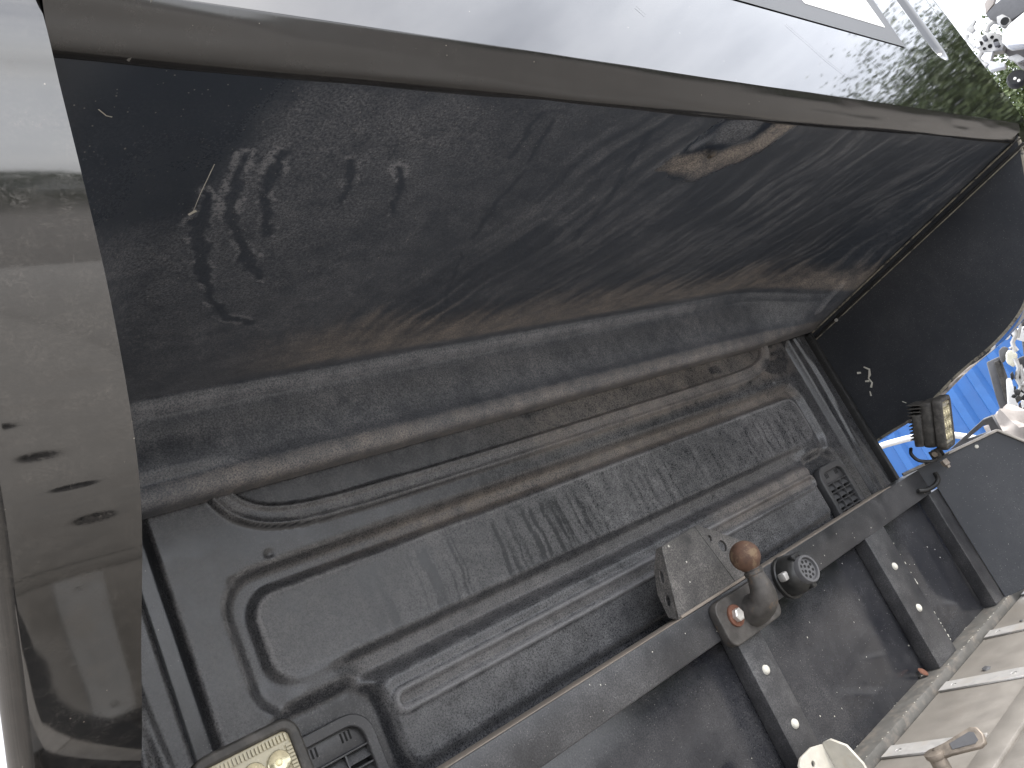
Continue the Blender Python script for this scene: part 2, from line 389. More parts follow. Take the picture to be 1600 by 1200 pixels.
n_big = fbm(X * 6, Z * 6, 21); n_mid = fbm(X * 26, Z * 26, 22); streak = fbm(X * 70, Z * 5, 23, 3); run = fbm(X * 105 + 1.1 * fbm(X * 9, Z * 26, 29, 2), Z * 2.2, 24, 2)
Rm = 0.27 + 0.5 * (n_big - 0.4) + 0.12 * n_mid
Rm += 0.26 * pad * (0.55 + streak) + 0.25 * low * (0.5 + n_mid)
drip = smooth(0.54, 0.64, run) * smooth(0.02, 0.06, Z + 0.10 * fbm(X * 60, X * 0, 28, 2)) * pad * smooth(0.45, 0.62, X) * smooth(1.15, 0.95, X) * smooth(0.15, 0.125, Z)
drip2 = smooth(0.62, 0.7, run) * pad * smooth(1.0, 1.2, X) * smooth(0.15, 0.10, Z) * 0.6
Rm *= 1 - 0.75 * np.maximum(drip, drip2)
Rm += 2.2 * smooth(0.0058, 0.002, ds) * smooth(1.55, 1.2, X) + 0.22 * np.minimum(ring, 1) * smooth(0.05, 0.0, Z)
edge_light = 0.35 + 0.9 * n_mid  # pale highlights painted along the groove, pad and bead edges
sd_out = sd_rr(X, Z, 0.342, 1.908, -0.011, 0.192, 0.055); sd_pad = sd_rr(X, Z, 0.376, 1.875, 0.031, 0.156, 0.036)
Rm += 0.9 * smooth(0.0045, 0.001, np.abs(sd_out - 0.003)) * edge_light * smooth(0.03, 0.08, Z) * smooth(0.8, 0.4, X)
Rm += 1.0 * smooth(0.0040, 0.001, np.abs(sd_pad + 0.005)) * edge_light * smooth(0.02, 0.10, Z) * (0.35 + smooth(0.62, 0.45, X) + smooth(0.47, 0.56, n_big))
Rm += 0.7 * smooth(0.003, 0.001, np.abs(mxs - 0.836)) * edge_light * smooth(0.29, 0.26, Z)
Rm += 0.6 * smooth(0.003, 0.001, np.abs(db - 0.0135)) * edge_light
Rm += 0.5 * smooth(0.013, 0.008, db)
Rm *= 1 - 0.7 * gl
Rm *= 1 - 0.45 * hal
clean = smooth(0.325, 0.20, Z) * 0
top_ring = smooth(0.150, 0.158, Z) * ring * smooth(0.335, 0.40, X)
Gm = 0.70 * top_ring * (0.35 + 0.9 * n_mid) * smooth(0.33, 0.75, X + 0.12 * (n_big - .5))
Gm += 0.55 * smooth(0.205, 0.225, Z) * smooth(0.80, 1.05, X + 0.25 * (n_big - 0.5)) * (0.2 + n_mid) * (1 - smooth(1.9, 2.0, X))
Gm += 0.5 * low * smooth(1.25, 1.42, X) * smooth(-0.075, -0.045, Z) * (0.4 + n_mid)
Gm += 0.15 * smooth(0.011, 0.004, np.abs(ds - 0.010)) * smooth(-0.0, -0.012, sd_rr(X, Z, 0.515, 1.735, -0.0705, -0.0435, 0.0134))
Gm += 0.12 * np.minimum(ring, 1) * smooth(0.04, 0.01, Z) * (0.4 + n_mid)
blot = smooth(0.60, 0.66, fbm(X * 9, Z * 16, 31)) * smooth(0.205, 0.23, Z); Gm *= 1 - 0.8 * blot; Rm *= 1 - 0.5 * blot
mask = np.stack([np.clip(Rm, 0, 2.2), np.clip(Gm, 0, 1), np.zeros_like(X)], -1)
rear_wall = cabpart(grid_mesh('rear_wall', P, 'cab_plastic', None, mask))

# ---- roof fairing underside: runs from the lip forward, folds into the band above the wall
prof = [(0.410, 0.4285), (0.55, 0.4315), (0.75, 0.435), (0.93, 0.443), (0.995, 0.4475), (1.016, 0.4490), (1.0225, 0.4480), (1.0255, 0.4420), (1.031, 0.4365), (1.0375, 0.4325), (1.0425, 0.4305), (1.0440, 0.424), (1.0455, 0.40), (1.0465, 0.368), (1.0455, 0.350), (1.0425, 0.341), (1.0400, 0.335), (1.0392, 0.326), (1.0400, 0.316), (1.046, 0.3075), (1.056, 0.3045), (D + 0.004, 0.304)]
fine = []
for (a, b), (c, d) in zip(prof[:-1], prof[1:]):
    L_ = math.hypot(c - a, d - b); k = max(3, int(L_ / 0.0036))
    fine += [(a + (c - a) * i / k, b + (d - b) * i / k) for i in range(k)]
fine.append(prof[-1]); fine = np.array(fine)
sm = fine.copy()
for _ in range(2): sm[1:-1] = 0.25 * sm[:-2] + 0.5 * sm[1:-1] + 0.25 * sm[2:]
fine = sm
seg = np.concatenate([[0], np.cumsum(np.hypot(*np.diff(fine, axis=0).T))]); tt = seg / seg[-1]
xs = np.arange(XL, XR + 0.002, 0.0036)
Xu, T = np.meshgrid(xs, tt, indexing='ij'); Yn = np.broadcast_to(fine[:, 0], Xu.shape); Zn = np.broadcast_to(fine[:, 1], Xu.shape)
s = np.maximum(smooth(1.72, XR, Xu) ** 1.5, smooth(0.27, XL, Xu) ** 1.5)
Yd = 0.410 + (1.060 - 0.410) * T; Zd = 0.4285 + (0.304 - 0.4285) * T
Yu = Yn * (1 - s) + Yd * s; Zu = Zn * (1 - s) + Zd * s
bandm = smooth(0.425, 0.41, Zn) * smooth(1.0, 1.03, Yn)
Yu = Yu - bandm * 0.012 * smooth(0.46, 0.34, Xu) * smooth(0.335, 0.352, Zn) * smooth(0.40, 0.36, Zn)
ridge = smooth(0.011, 0.002, np.abs(Xu - 2.03)) * smooth(0.68, 0.73, T) * smooth(0.89, 0.84, T)
Yu = Yu - 0.007 * ridge; Zu = Zu - 0.005 * ridge
flat = smooth(0.99, 0.9, Yn)
Zu = Zu + flat * 0.006 * (fbm(Xu * 3, Yn * 3, 41) - 0.5)
patch_poly = [(0.893, 0.518), (0.905, 0.455), (0.925, 0.413), (0.985, 0.406), (1.125, 0.410), (1.095, 0.480), (1.01, 0.545), (0.94, 0.545)]
def inpoly(x, y, poly):
    c = np.zeros(x.shape, bool)
    for (x0, y0), (x1, y1) in zip(poly, poly[1:] + poly[:1]):
        c ^= ((y0 > y) != (y1 > y)) & (x < (x1 - x0) * (y - y0) / (y1 - y0 + 1e-12) + x0)
    return c
jx = 0.022 * (fbm(Xu * 25, Yn * 25, 71) - .5); jy = 0.03 * (fbm(Xu * 25, Yn * 25, 72) - .5)
pt = inpoly(Xu + jx, Yn + jy, patch_poly).astype(float)
Zu = Zu + flat * pt * 0.0025 * np.sin(Xu * 38 + 1.5) * np.sin(Yn * 42)
P = np.stack([Xu, Yu, Zu + H], -1)
uu = (0.29 * Xu - 0.957 * Yn); vv = (0.957 * Xu + 0.29 * Yn)               # wiping strokes run fore and aft, slightly aslant
wob = 0.05 * (fbm(Xu * 4, Yn * 4, 51) - .5)
wob2 = 0.16 * (fbm(Xu * 2.2, Yn * 3.1, 57, 3) - .5)
stroke = 0.62 * fbm((vv + wob + wob2) * 62, uu * 4.6, 52, 5) + 0.38 * fbm((Xu + wob) * 9, (Yn + wob2) * 13, 58, 5); stroke2 = fbm((vv + wob * 2 + wob2) * 110, uu * 7, 53, 4)
nb = fbm(Xu * 5, Yn * 5, 54); nm = fbm(Xu * 30, Yn * 30, 55)
Rm = 0.50 + 0.7 * (nb - 0.45) + 0.12 * nm
zone = flat * smooth(0.50, 0.75, Xu + 0.2 * (Yn - .6) + 0.15 * (nb - .5))
Rm = Rm * (1 - zone) + zone * (0.10 + 0.42 * smooth(0.36, 0.72, stroke) * (0.40 + stroke2) + 0.22 * smooth(0.10, 0.02, np.abs(stroke2 - 0.5)) * smooth(0.48, 0.6, stroke))
cl = smooth(0.02, -0.03, Xu - (0.30 + 0.25 * (0.5 - Yn) + 0.05 * (nb - .5))) * smooth(0.66, 0.58, Yn)
Rm *= 1 - 0.88 * cl
Rm *= 1 - 0.75 * smooth(0.47, 0.40, Yn + 0.10 * (nb - .5)) * smooth(0.7, 0.5, Xu)
drips = [([(0.302, 0.50), (0.304, 0.571), (0.317, 0.61), (0.349, 0.666), (0.381, 0.711)], .008), ([(0.332, 0.505), (0.338, 0.571), (0.364, 0.628)], .007),
         ([(0.405, 0.51), (0.425, 0.572)], .006), ([(0.283, 0.56), (0.286, 0.608), (0.31, 0.684), (0.332, 0.749), (0.367, 0.797), (0.406, 0.82)], .009),
         ([(0.6, 0.425), (0.606, 0.502)], .005), ([(0.624, 0.44), (0.639, 0.506)], .0045), ([(0.645, 0.528), (0.644, 0.593), (0.66, 0.66)], .006),
         ([(0.66, 0.70), (0.70, 0.80), (0.72, 0.84)], .004), ([(0.47, 0.52), (0.50, 0.60)], .005), ([(0.80, 0.45), (0.84, 0.55), (0.87, 0.68)], .008)]
wj = 0.024 * (fbm(Xu * 38, Yn * 38, 61, 5) - 0.5); wj2 = 0.02 * (fbm(Xu * 38, Yn * 38, 62, 5) - 0.5)
for pts, w in drips:
    d_ = sd_line(Xu + wj + 0.006 * (nm - .5), Yn + wj2 + 0.01 * (nm - .5), pts); w = w * (0.30 + 0.95 * nm)
    Rm = Rm * (1 - 0.75 * smooth(w + 0.0015, w - 0.0015, d_))
    rim = smooth(0.0048, 0.0015, np.abs(d_ - w - 0.0025)) * smooth(0.47, 0.60, fbm(Xu * 50, Yn * 50, 77)) * flat * (Xu < 0.5)
    Rm = np.maximum(Rm, 1.4 * rim)
edge_b = np.abs(fbm(Xu * 14, Yn * 14, 66) - 0.52)
Rm = np.maximum(Rm, 0.6 * smooth(0.012, 0.003, edge_b) * smooth(0.28, 0.32, Xu) * smooth(0.45, 0.38, Xu) * smooth(0.46, 0.5, Yn) * smooth(0.60, 0.54, Yn))
Rm += 0.35 * bandm * (nm - 0.3) * smooth(0.34, 0.36, Zn)
Rm = np.maximum(Rm, 1.3 * smooth(0.0085, 0.004, np.abs(Zn - 0.4365)) * smooth(1.02, 1.027, Yn) * (0.5 + nm) * smooth(2.0, 1.4, Xu))  # highlight on the band crease, painted as a pale grey line
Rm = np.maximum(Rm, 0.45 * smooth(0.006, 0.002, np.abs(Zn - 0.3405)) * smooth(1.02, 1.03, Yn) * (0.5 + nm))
Rm += 0.6 * ridge
Rm *= (1 - pt)
Gm = 0.95 * smooth(0.84, 0.945, Yn + 0.16 * (stroke - .5) + 0.10 * (nb - 0.5)) * smooth(1.010, 0.985, Yn) * smooth(0.36, 0.62, Xu) * (0.35 + 0.8 * nm)
Gm += 0.05 * zone * smooth(0.5, 0.75, stroke) * smooth(0.5, 0.8, Yn) * flat
Gm += 0.50 * smooth(0.338, 0.328, Zn) * smooth(1.0, 1.02, Yn) * smooth(0.22, 0.42, Xu) * (0.35 + 0.9 * nm)  # brown on the roll: dust plus deck bounce put into the colour
Gm += 0.04 * bandm
Gm *= (1 - pt) * (1 - cl)
rim_p = pt * smooth(0.030, 0.006, np.abs(sd_line(Xu + jx, Yn + jy, [(0.92, 0.505), (1.0, 0.515), (1.07, 0.46), (1.085, 0.415)]) - 0.006))
Gm = np.maximum(Gm, 0.95 * rim_p * (0.45 + nm)); Rm = np.maximum(Rm, 0.9 * pt * smooth(0.055, 0.025, np.hypot(Xu - 0.985 + jx, (Yn - 0.432 + jy) * 1.3)))  # reflection in the dent painted as a tan rim and pale grey spot
mask = np.stack([np.clip(Rm, 0, 1.4), np.clip(Gm, 0, 1), np.maximum(pt, 0.35 * cl) * flat], -1)
under = cabpart(grid_mesh('fairing_underside', P, 'fairing_plastic', None, mask))
scr = lathe_obj('screw', [(0, 0.004), (0.003, 0.004), (0.0045, 0.002), (0.0075, 0.0015), (0.0075, 0), (0, 0)], axis_m(lift((0.972, 0.480, 0.4255)), (0, 0, -1)), 'neck_steel', None, 16)
scr.parent = under
# band dimples and moulded bump near the far corner are part of the sheet; pale scuffs on it
def scuff(name, pts, w, mat, parent, z):
    bm = bmesh.new(); L_ = []
    for i, p in enumerate(pts):
        a = Vector(pts[max(i - 1, 0)]); b = Vector(pts[min(i + 1, len(pts) - 1)]); t = (b - a).normalized(); n = Vector((-t.y, t.x)) * w * random.uniform(0.4, 1)
        L_.append((bm.verts.new((p[0] + n.x, p[1] + n.y, 0)), bm.verts.new((p[0] - n.x, p[1] - n.y, 0))))
    for a, b in zip(L_[:-1], L_[1:]): bm.faces.new((a[0], b[0], b[1], a[1]))
    bmesh.ops.transform(bm, matrix=z, verts=bm.verts)
    return from_bm(name, bm, mat, parent)

# ---- lip: rolled edge, dented along its length
xs = np.linspace(XL + 0.0005, XR + 0.012, 168); lipp = spline([(0.416, 0.4290), (0.410, 0.4265), (0.403, 0.4275), (0.3965, 0.4330), (0.3900, 0.4410), (0.3840, 0.4495), (0.3803, 0.4570), (0.3802, 0.4590)], 5)
Xl, K = np.meshgrid(xs, np.arange(len(lipp)), indexing='ij')
P = np.stack([Xl, lipp[K, 0] + 0.0040 * (fbm(Xl * 6, K * 0.10, 81, 2) - .5) * np.sin(np.pi * K / (len(lipp) - 1)), lipp[K, 1] + H + 0.002 * (fbm(Xl * 7, K * 0.0 + 3, 82, 2) - .5)], -1)
lip = cabpart(grid_mesh('fairing_lip', P, 'lip_gloss'))

# ---- rear face of the fairing, glossy, with one vertical pressed channel per side
YF = 0.380; XO_L, XO_R = 0.050, 2.200
xs = np.arange(XO_L + 0.012, XO_R - 0.010, 0.0055); zs = np.arange(0.4585, 1.05, 0.006)
Xf, Zf = np.meshgrid(xs, zs, indexing='ij')
ch = sd_rr(np.abs(Xf - XC), Zf, 0.755, 0.812, 0.632, 2.0, 0.028)
Yf = YF + 0.016 * smooth(0.010, -0.012, ch) + 0.0010 * (fbm(Xf * 2.2, Zf * 2.2, 91, 2) - 0.5) + 0.010 * smooth(0.47, 0.4585, Zf) * 0
face = cabpart(grid_mesh('fairing_rear_face', np.stack([Xf, Yf, Zf + H], -1), 'gloss_black'))
dec = plate('decal', [(0.42, 0.632), (1.695, 0.624), (1.716, 0.86), (0.42, 0.86)], [], 0.0004, XZ(YF - 0.0011), 'decal_grey', None, 0); dec.parent = face
lab = plate('white_label', rrect(1.33, 0.668, 1.656, 0.845, 0.004), [], 0.0004, XZ(YF - 0.0017), 'sticker_white', None, 0); lab.parent = face

FXZ = XZ(YF - 0.0012)
for pts, w in (([(1.20, 0.60), (1.235, 0.565), (1.262, 0.535), (1.30, 0.505)], .0006), ([(1.14, 0.66), (1.165, 0.632)], .0005), ([(1.43, 0.585), (1.47, 0.545), (1.50, 0.52)], .0007), ([(0.80, 0.56), (0.81, 0.548)], .0006)):
    o = scuff('scratch_mark', pts, w, 'trim_black', None, FXZ); o.parent = face
# ---- side wings: inner plate, swept rear edge face, outer side
def wing_profile(mid):
    w = spline([(0.380, 1.05), (0.380, 0.75), (0.3815, 0.55)] + mid + [(0.93, -0.030), (1.03, -0.042), (1.085, -0.050)], 10)
    t = np.gradient(w, axis=0); t /= np.linalg.norm(t, axis=1)[:, None]; nr_ = np.stack([t[:, 1], -t[:, 0]], 1)      # pointing rearward / down
    nr_ *= np.where((nr_[:, 0] + nr_[:, 1]) > 0, -1, 1)[:, None]
    for _ in range(12): nr_[1:-1] = (nr_[:-2] + 2 * nr_[1:-1] + nr_[2:]) / 4
    return w, nr_
WP_L = wing_profile([(0.390, 0.452), (0.408, 0.395), (0.427, 0.335), (0.453, 0.268), (0.495, 0.198), (0.543, 0.152), (0.645, 0.092), (0.785, 0.010)])
WP_R = wing_profile([(0.388, 0.452), (0.402, 0.400), (0.424, 0.345), (0.456, 0.272), (0.490, 0.205), (0.525, 0.150), (0.581, 0.089), (0.670, 0.046), (0.789, 0.016)])
def wing(name, xi, xo, label):
    sg = 1 if xo > xi else -1; w = abs(xo - xi); wp, nor = WP_R if sg > 0 else WP_L
    # inner plate, 4 mm thick look: face at xi
    n = len(wp); k = 14
    P = np.zeros((n, k, 3))
    for j in range(k):
        f_ = j / (k - 1)
        P[:, j, 0] = xi; P[:, j, 1] = wp[:, 0] + 0.002 + (1.19 - wp[:, 0]) * f_; P[:, j, 2] = wp[:, 1] + H
    root = cabpart(grid_mesh(name, P, 'wing_texture'))
    if label: root['label'] = label
    # swept rear face, from a crisp inner edge to a rounded outer edge
    us = np.concatenate([np.linspace(0, w - 0.016, 12), w - 0.016 + 0.016 * np.sin(np.linspace(0.12, 1.0, 7) * math.pi / 2)])
    dn = np.concatenate([np.zeros(12), -0.016 * (1 - np.cos(np.linspace(0.12, 1.0, 7) * math.pi / 2))])
    hollow = np.concatenate([-0.0004 * np.sin(np.linspace(0, 1, 12) * math.pi), np.zeros(7)])
    P = np.zeros((n, len(us) + 1, 3))
    for j, (u, d_, h_) in enumerate(zip(us, dn, hollow)):
        P[:, j, 0] = xi + sg * u; P[:, j, 1] = wp[:, 0] + nor[:, 0] * (d_ + h_); P[:, j, 2] = wp[:, 1] + nor[:, 1] * (d_ + h_) + H
    P[:, -1, 0] = xo; P[:, -1, 1] = 1.9; P[:, -1, 2] = P[:, -2, 2]
    r = grid_mesh('swept_edge', P, 'wing_gloss'); r.parent = root
    # pale worn rim along the inner edge
    P = np.zeros((n, 4, 3))
    for j, (dx, dd) in enumerate(((-0.0008, 0.006), (-0.0012, 0.0004), (0.0004, -0.0008), (0.0025, -0.0006))):
        P[:, j, 0] = xi + sg * dx * 1.0; P[:, j, 1] = wp[:, 0] - nor[:, 0] * dd; P[:, j, 2] = wp[:, 1] - nor[:, 1] * dd + H
    if sg > 0:
        r = grid_mesh('worn_rim', P[35:], 'pale_edge'); r.parent = root
    return root
wl = wing('side_wing', XL, XO_L, 'glossy black near side wing of the fairing, swept and curved')
wr = wing('side_wing', XR, XO_R, 'matt textured black far side wing with pale chipped rim')
# seam where the far wing meets the underside, with two dull rails and a screw
for off, r_, mt_ in ((0.0, 0.0022, 'pale_edge'), (0.016, 0.003, 'rubber'), (0.022, 0.0016, 'pale_edge')):
    o = tube('seam_strip', [(XR - 0.003, 0.392 + 0.668 * t, 0.428 - 0.126 * t - off) for t in np.linspace(0.0, 1, 12)], r_, mt_, None, 8); o.parent = wr
o = lathe_obj('screw', [(0, .004), (.004, .0035), (.005, 0), (0, 0)], axis_m(lift((XR - 0.004, 0.98, 0.296)), (-1, 0, 0)), 'zinc', None, 12); o.parent = wr
# corner seal of the cab
cabpart(box('corner_seal', (XR - 0.020, D - 0.020, -0.9), (XR - 0.001, D + 0.03, 0.302), 'rubber', None, 0.006))
cabpart(box('corner_seal', (XL + 0.001, D - 0.020, -0.9), (XL + 0.012, D + 0.03, 0.302), 'rubber', None, 0.004))
# white chipped paint flakes on the far wing
YZ = Matrix(((0, 0, 1, XR - 0.0025), (1, 0, 0, 0), (0, 1, 0, H), (0, 0, 0, 1)))
for pts, w in (([(0.985, 0.148), (0.975, 0.135), (0.982, 0.122), (0.990, 0.115), (0.988, 0.10), (0.998, 0.09)], 0.004), ([(1.01, 0.142), (1.0, 0.138)], .003), ([(1.003, 0.112), (0.992, 0.108)], .003), ([(1.006, 0.083), (1.010, 0.070)], .0025),
               ([(0.945, 0.02), (0.938, 0.012)], .002), ([(0.93, -0.005), (0.925, -0.012), (0.93, -0.02)], .002)):
    o = scuff('paint_flake', pts, w, 'chip_glint_white', None, YZ); o.parent = wr
UND = lambda z: Matrix(((1, 0, 0, 0), (0, 1, 0, 0), (0, 0, 1, H + z), (0, 0, 0, 1)))
def und_z(y): return np.interp(y, [0.392, 0.75, 0.93], [0.424, 0.435, 0.443]) - 0.0045
for pts, w in (([(0.271, 0.577), (0.2715, 0.55), (0.274, 0.511)], .0004), ([(0.268, 0.580), (0.2735, 0.574)], .0022), ([(0.175, 0.45), (0.181, 0.456), (0.185, 0.457)], .0009)):
    o = scuff('scuff_mark', pts, w, 'chip_glint_white', None, UND(und_z(pts[0][1]))); o.parent = under
# pale scratch across the lip
o = tube('scratch_mark', [(0.208, 0.3805, 0.4555), (0.204, 0.3862, 0.4485), (0.200, 0.3918, 0.442), (0.196, 0.3972, 0.4355), (0.193, 0.4025, 0.430), (0.189, 0.409, 0.4268)], [.0007, .0012, .0009, .0016, .0022, .0012], 'grey_ledge', None, 6); o.parent = lip

# ---- vents with louvre slats
def vent(cx, label):
    x0, x1, z0, z1 = cx - 0.066, cx + 0.066, -0.262, -0.040
    yv = D + 0.004
    fr = plate('vent', rrect(x0, z0, x1, z1, 0.034), [rrect(x0 + 0.012, z0 + 0.012, x1 - 0.012, z1 - 0.012, 0.024)], 0.016, XZ(yv), 'vent_plastic', None, 0.002)
    cabpart(fr); fr['label'] = label
    o = plate('backing', rrect(x0 + 0.004, z0 + 0.004, x1 - 0.004, z1 - 0.004, 0.03), [], 0.002, XZ(yv + 0.0115), 'hole_black', None, 0); o.parent = fr
    o = box('top_plate', (x0 + 0.0118, yv - 0.001, z1 - 0.043), (x1 - 0.0118, yv + 0.006, z1 - 0.0125), 'vent_plastic', None, 0.001); o.parent = fr
    first = None; zz = z1 - 0.052; k = 0
    while zz > z0 + 0.025:
        for c in range(3):
            w = (x1 - x0 - 0.024) / 3
            if first is None:
                bm = bmesh.new(); add_box(bm, (-w / 2 + 0.001, -0.001, -0.010), (w / 2 - 0.001, 0.001, 0.010), 0.0006)
                bmesh.ops.rotate(bm, cent=(0, 0, 0), matrix=Matrix.Rotation(math.radians(-30), 3, 'X'), verts=bm.verts)
                first = from_bm('slat', bm, 'vent_plastic', fr); o = first
            else:
                o = bpy.data.objects.new('slat', first.data); col.objects.link(o); o.parent = fr
            o.location = (x0 + 0.012 + w * (c + 0.5), yv + 0.002, zz + H)
        o = box('crossbar', (x0 + 0.0119, yv - 0.007, zz + 0.0065), (x1 - 0.0119, yv + 0.002, zz + 0.009), 'vent_plastic', None, 0.0005); o.parent = fr
        zz -= 0.0235; k += 1
    for c in (1, 2):
        xx = x0 + 0.012 + (x1 - x0 - 0.024) * c / 3
        o = box('mullion', (xx - 0.0014, yv - 0.0062, z0 + 0.012), (xx + 0.0014, yv + 0.006, z1 - 0.043), 'vent_plastic', None, 0.0004); o.parent = fr
    for c in (-0.028, 0.022):                                       # clip slots in the top plate
        for q in range(3):
            o = box('clip_slot', (cx + c + q * 0.006, yv - 0.0016, z1 - 0.030), (cx + c + 0.0026 + q * 0.006, yv + 0.0002, z1 - 0.0175), 'hole_black', None, 0); o.parent = fr
    return fr
vent(0.406, 'near black air vent grille, half hidden by the work lamp'); vent(1.842, 'far black air vent grille above the rail')

# ---- rest of the cab body
def cab_shell():
    bm = bmesh.new(); add_box(bm, (XL - 0.05, 1.10, -1.15), (XR + 0.05, 2.75, 0.62), 0.05, seg=3)
    bmesh.ops.translate(bm, vec=(0, 0, H), verts=bm.verts)
    cabpart(from_bm('cab_body', bm, 'wing_gloss', None, True))
    me = bpy.data.meshes.new('fairing_roof')
    v = [(XO_L + .01, YF + 0.01, 1.05), (XO_R - .01, YF + 0.01, 1.05), (XO_R - .06, 1.3, 1.02), (XO_L + .06, 1.3, 1.02), (XO_R - 0.12, 2.3, 0.63), (XO_L + 0.12, 2.3, 0.63)]
    me.from_pydata([lift(p) for p in v], [], [(0, 1, 2, 3), (3, 2, 4, 5)])
    cabpart(link('fairing_roof', me, 'gloss_black'))
cab_shell()
for cx in (XL + 0.12, XR - 0.12):
    for cy in (2.2,):
        o = lathe_obj('wheel', [(0, -.11), (.2, -.11), (.34, -.10), (.37, -.05), (.37, .05), (.34, .10), (.2, .11), (0, .11)], axis_m((cx, cy, 0.37), (1, 0, 0)), 'tyre', None, 32); cabpart(o)

# ================================================================== HEADBOARD
YR = 0.95
head = thing('headboard', 'black steel headboard with dusty top rail, posts and recessed panels', 'headboard', loc=(XC, YR, 1.08))
def hp(o):
    o.parent = head; o.matrix_parent_inverse = Matrix.Translation((-XC, -YR, -1.08)); return o
ZT, ZB, ZD = -0.147, -0.2105, -0.502
XH0, XH1 = 0.272, 1.976
rail = hp(box('top_rail', (XH0, YR, ZB), (XH1 + 0.01, YR + 0.045, ZT), 'rail_paint', None, 0.003))
o = box('dust_layer', (XH0 + 0.004, YR + 0.003, ZT - 0.001), (XH1 - 0.15, YR + 0.042, ZT + 0.0012), 'rail_top_dust', None, 0.0005); o.parent = rail
hp(box('bottom_rail', (XH0 - 0.02, YR - 0.012, ZD - 0.03), (XH1 + 0.20, YR + 0.06, ZD), 'grey_ledge', None, 0.003))
posts = [(0.272, 0.326), (0.54, 0.612), (1.077, 1.147), (1.605, 1.700), (1.966, 2.028)]
for i, (a, b) in enumerate(posts):
    pst = hp(box('post', (a, YR + 0.0006, ZD + 0.0005), (b, YR + 0.034, ZB + 0.0008), 'rail_paint', None, 0.002))
    if 0 < i < 4:
        for dz in (-0.080, -0.176):
            q = lathe_obj('bolt', [(0, .0055), (.0045, .005), (.0075, .0028), (.0085, 0), (0, 0)], axis_m(lift(((a + b) / 2 + random.uniform(-.002, .002), YR + 0.0006, ZB + dz)), (0, -1, 0)), 'chip_glint_white', None, 14); q.parent = pst  # white colour stands in for the glint on each bolt dome
for (a, b) in zip(posts[:-1], posts[1:]):
    hp(box('panel', (a[1] - 0.004, YR + 0.0345, ZD - 0.01), (b[0] + 0.004, YR + 0.0385, ZB + 0.004), 'panel_paint', None, 0.0005))
# angled end panels, folded toward the load bed, with a chamfered outer corner
def end_panel(sx):
    ax, ay = (2.022, YR - 0.001) if sx > 0 else (0.226, YR - 0.001)
    dirv = Vector((0.14 * sx, -0.19, 0)).normalized(); nrm = Vector((-0.19 * sx, -0.14, 0)).normalized()
    Lh = 0.30
    ol = [(0, ZD), (Lh, ZD), (Lh, ZT - 0.145), (0.19, ZT), (-0.055, ZT), (-0.055, ZT - 0.05), (0, ZT - 0.05)]
    mtx = Matrix(((dirv.x, 0, nrm.x, ax), (dirv.y, 0, nrm.y, ay), (0, 1, 0, H), (0, 0, 0, 1)))
    pn = hp(plate('end_panel', ol, [], 0.003, mtx, 'wing_texture', None, 0.0006))
    p3 = lambda u, z: Vector((ax, ay, 0)) + dirv * u + Vector((0, 0, z))
    bm = bmesh.new()
    pts = [p3(-0.055, ZT + 0.003), p3(0.19, ZT + 0.003), p3(Lh, ZT - 0.142)]
    for a, b in zip(pts[:-1], pts[1:]):
        t = (b - a); L_ = t.length; q = t.to_track_quat('X', 'Z').to_matrix().to_4x4(); add_box(bm, (0, -0.009, -0.003), (L_, 0.009, 0.003), 0.0012, Matrix.Translation((a + b) / 2 - t / 2) @ q)
    bmesh.ops.translate(bm, vec=(0, 0, H), verts=bm.verts)
    r = from_bm('rim', bm, 'rim_pale', None, True); r.parent = pn
    q = lathe_obj('rivet', [(0, .003), (.004, .002), (.005, 0), (0, 0)], axis_m(p3(0.13, ZT - 0.012) + nrm * 0.002 + Vector((0, 0, H)), nrm), 'chip_glint_white', None, 12); q.parent = pn
    return pn
ep_r = end_panel(1); ep_r['label'] = 'far angled end panel with chamfered corner'; end_panel(-1)

# chipped paint along post corners and the bottom ledge
def fleck(parent, p, n_, a, b):
    bm = bmesh.new(); k = 7; q = Vector(n_).to_track_quat('Z', 'Y').to_matrix().to_4x4(); ro = random.uniform(0, 3)
    vs_ = [bm.verts.new((math.cos(t) * a * random.uniform(.6, 1.1), math.sin(t) * b * random.uniform(.6, 1.1), 0)) for t in [ro + 2 * math.pi * i / k for i in range(k)]]
    r_ = bmesh.ops.extrude_face_region(bm, geom=[bm.faces.new(vs_)]); bmesh.ops.translate(bm, vec=(0, 0, 0.0005), verts=[v for v in r_['geom'] if isinstance(v, bmesh.types.BMVert)])
    bmesh.ops.transform(bm, matrix=Matrix.Translation(lift(p)) @ q, verts=bm.verts)
    o = from_bm('paint_chip', bm, 'chip_glint_white'); o.parent = parent; o.matrix_parent_inverse = Matrix.Translation((-XC, -YR, -1.08)); return o
for xx in (1.700, 2.028):
    for i in range(13): fleck(head, (xx - 0.0015, YR + 0.0003, -0.24 - 0.24 * random.random() ** 0.8), (0, -1, 0), random.uniform(.0008, .0018), random.uniform(.001, .0045))
for i in range(46): fleck(head, (1.05 + random.random() ** 0.7 * 1.05, YR - 0.0108 + random.choice((0, 0.0, 0.046)), ZD + 0.0002), (0, 0, 1), random.uniform(.001, .005), random.uniform(.0008, .0022))
for i in range(26): fleck(head, (random.uniform(0.7, 2.0), YR - 0.0001, random.uniform(ZB + 0.004, ZT - 0.004)), (0, -1, 0), random.uniform(.0005, .0014), random.uniform(.0005, .0016))
for i in range(30): fleck(head, (random.uniform(0.95, 1.95), YR + 0.0344, random.uniform(ZD + 0.03, ZB - 0.01)), (0, -1, 0), random.uniform(.0005, .0016), random.uniform(.0005, .002))

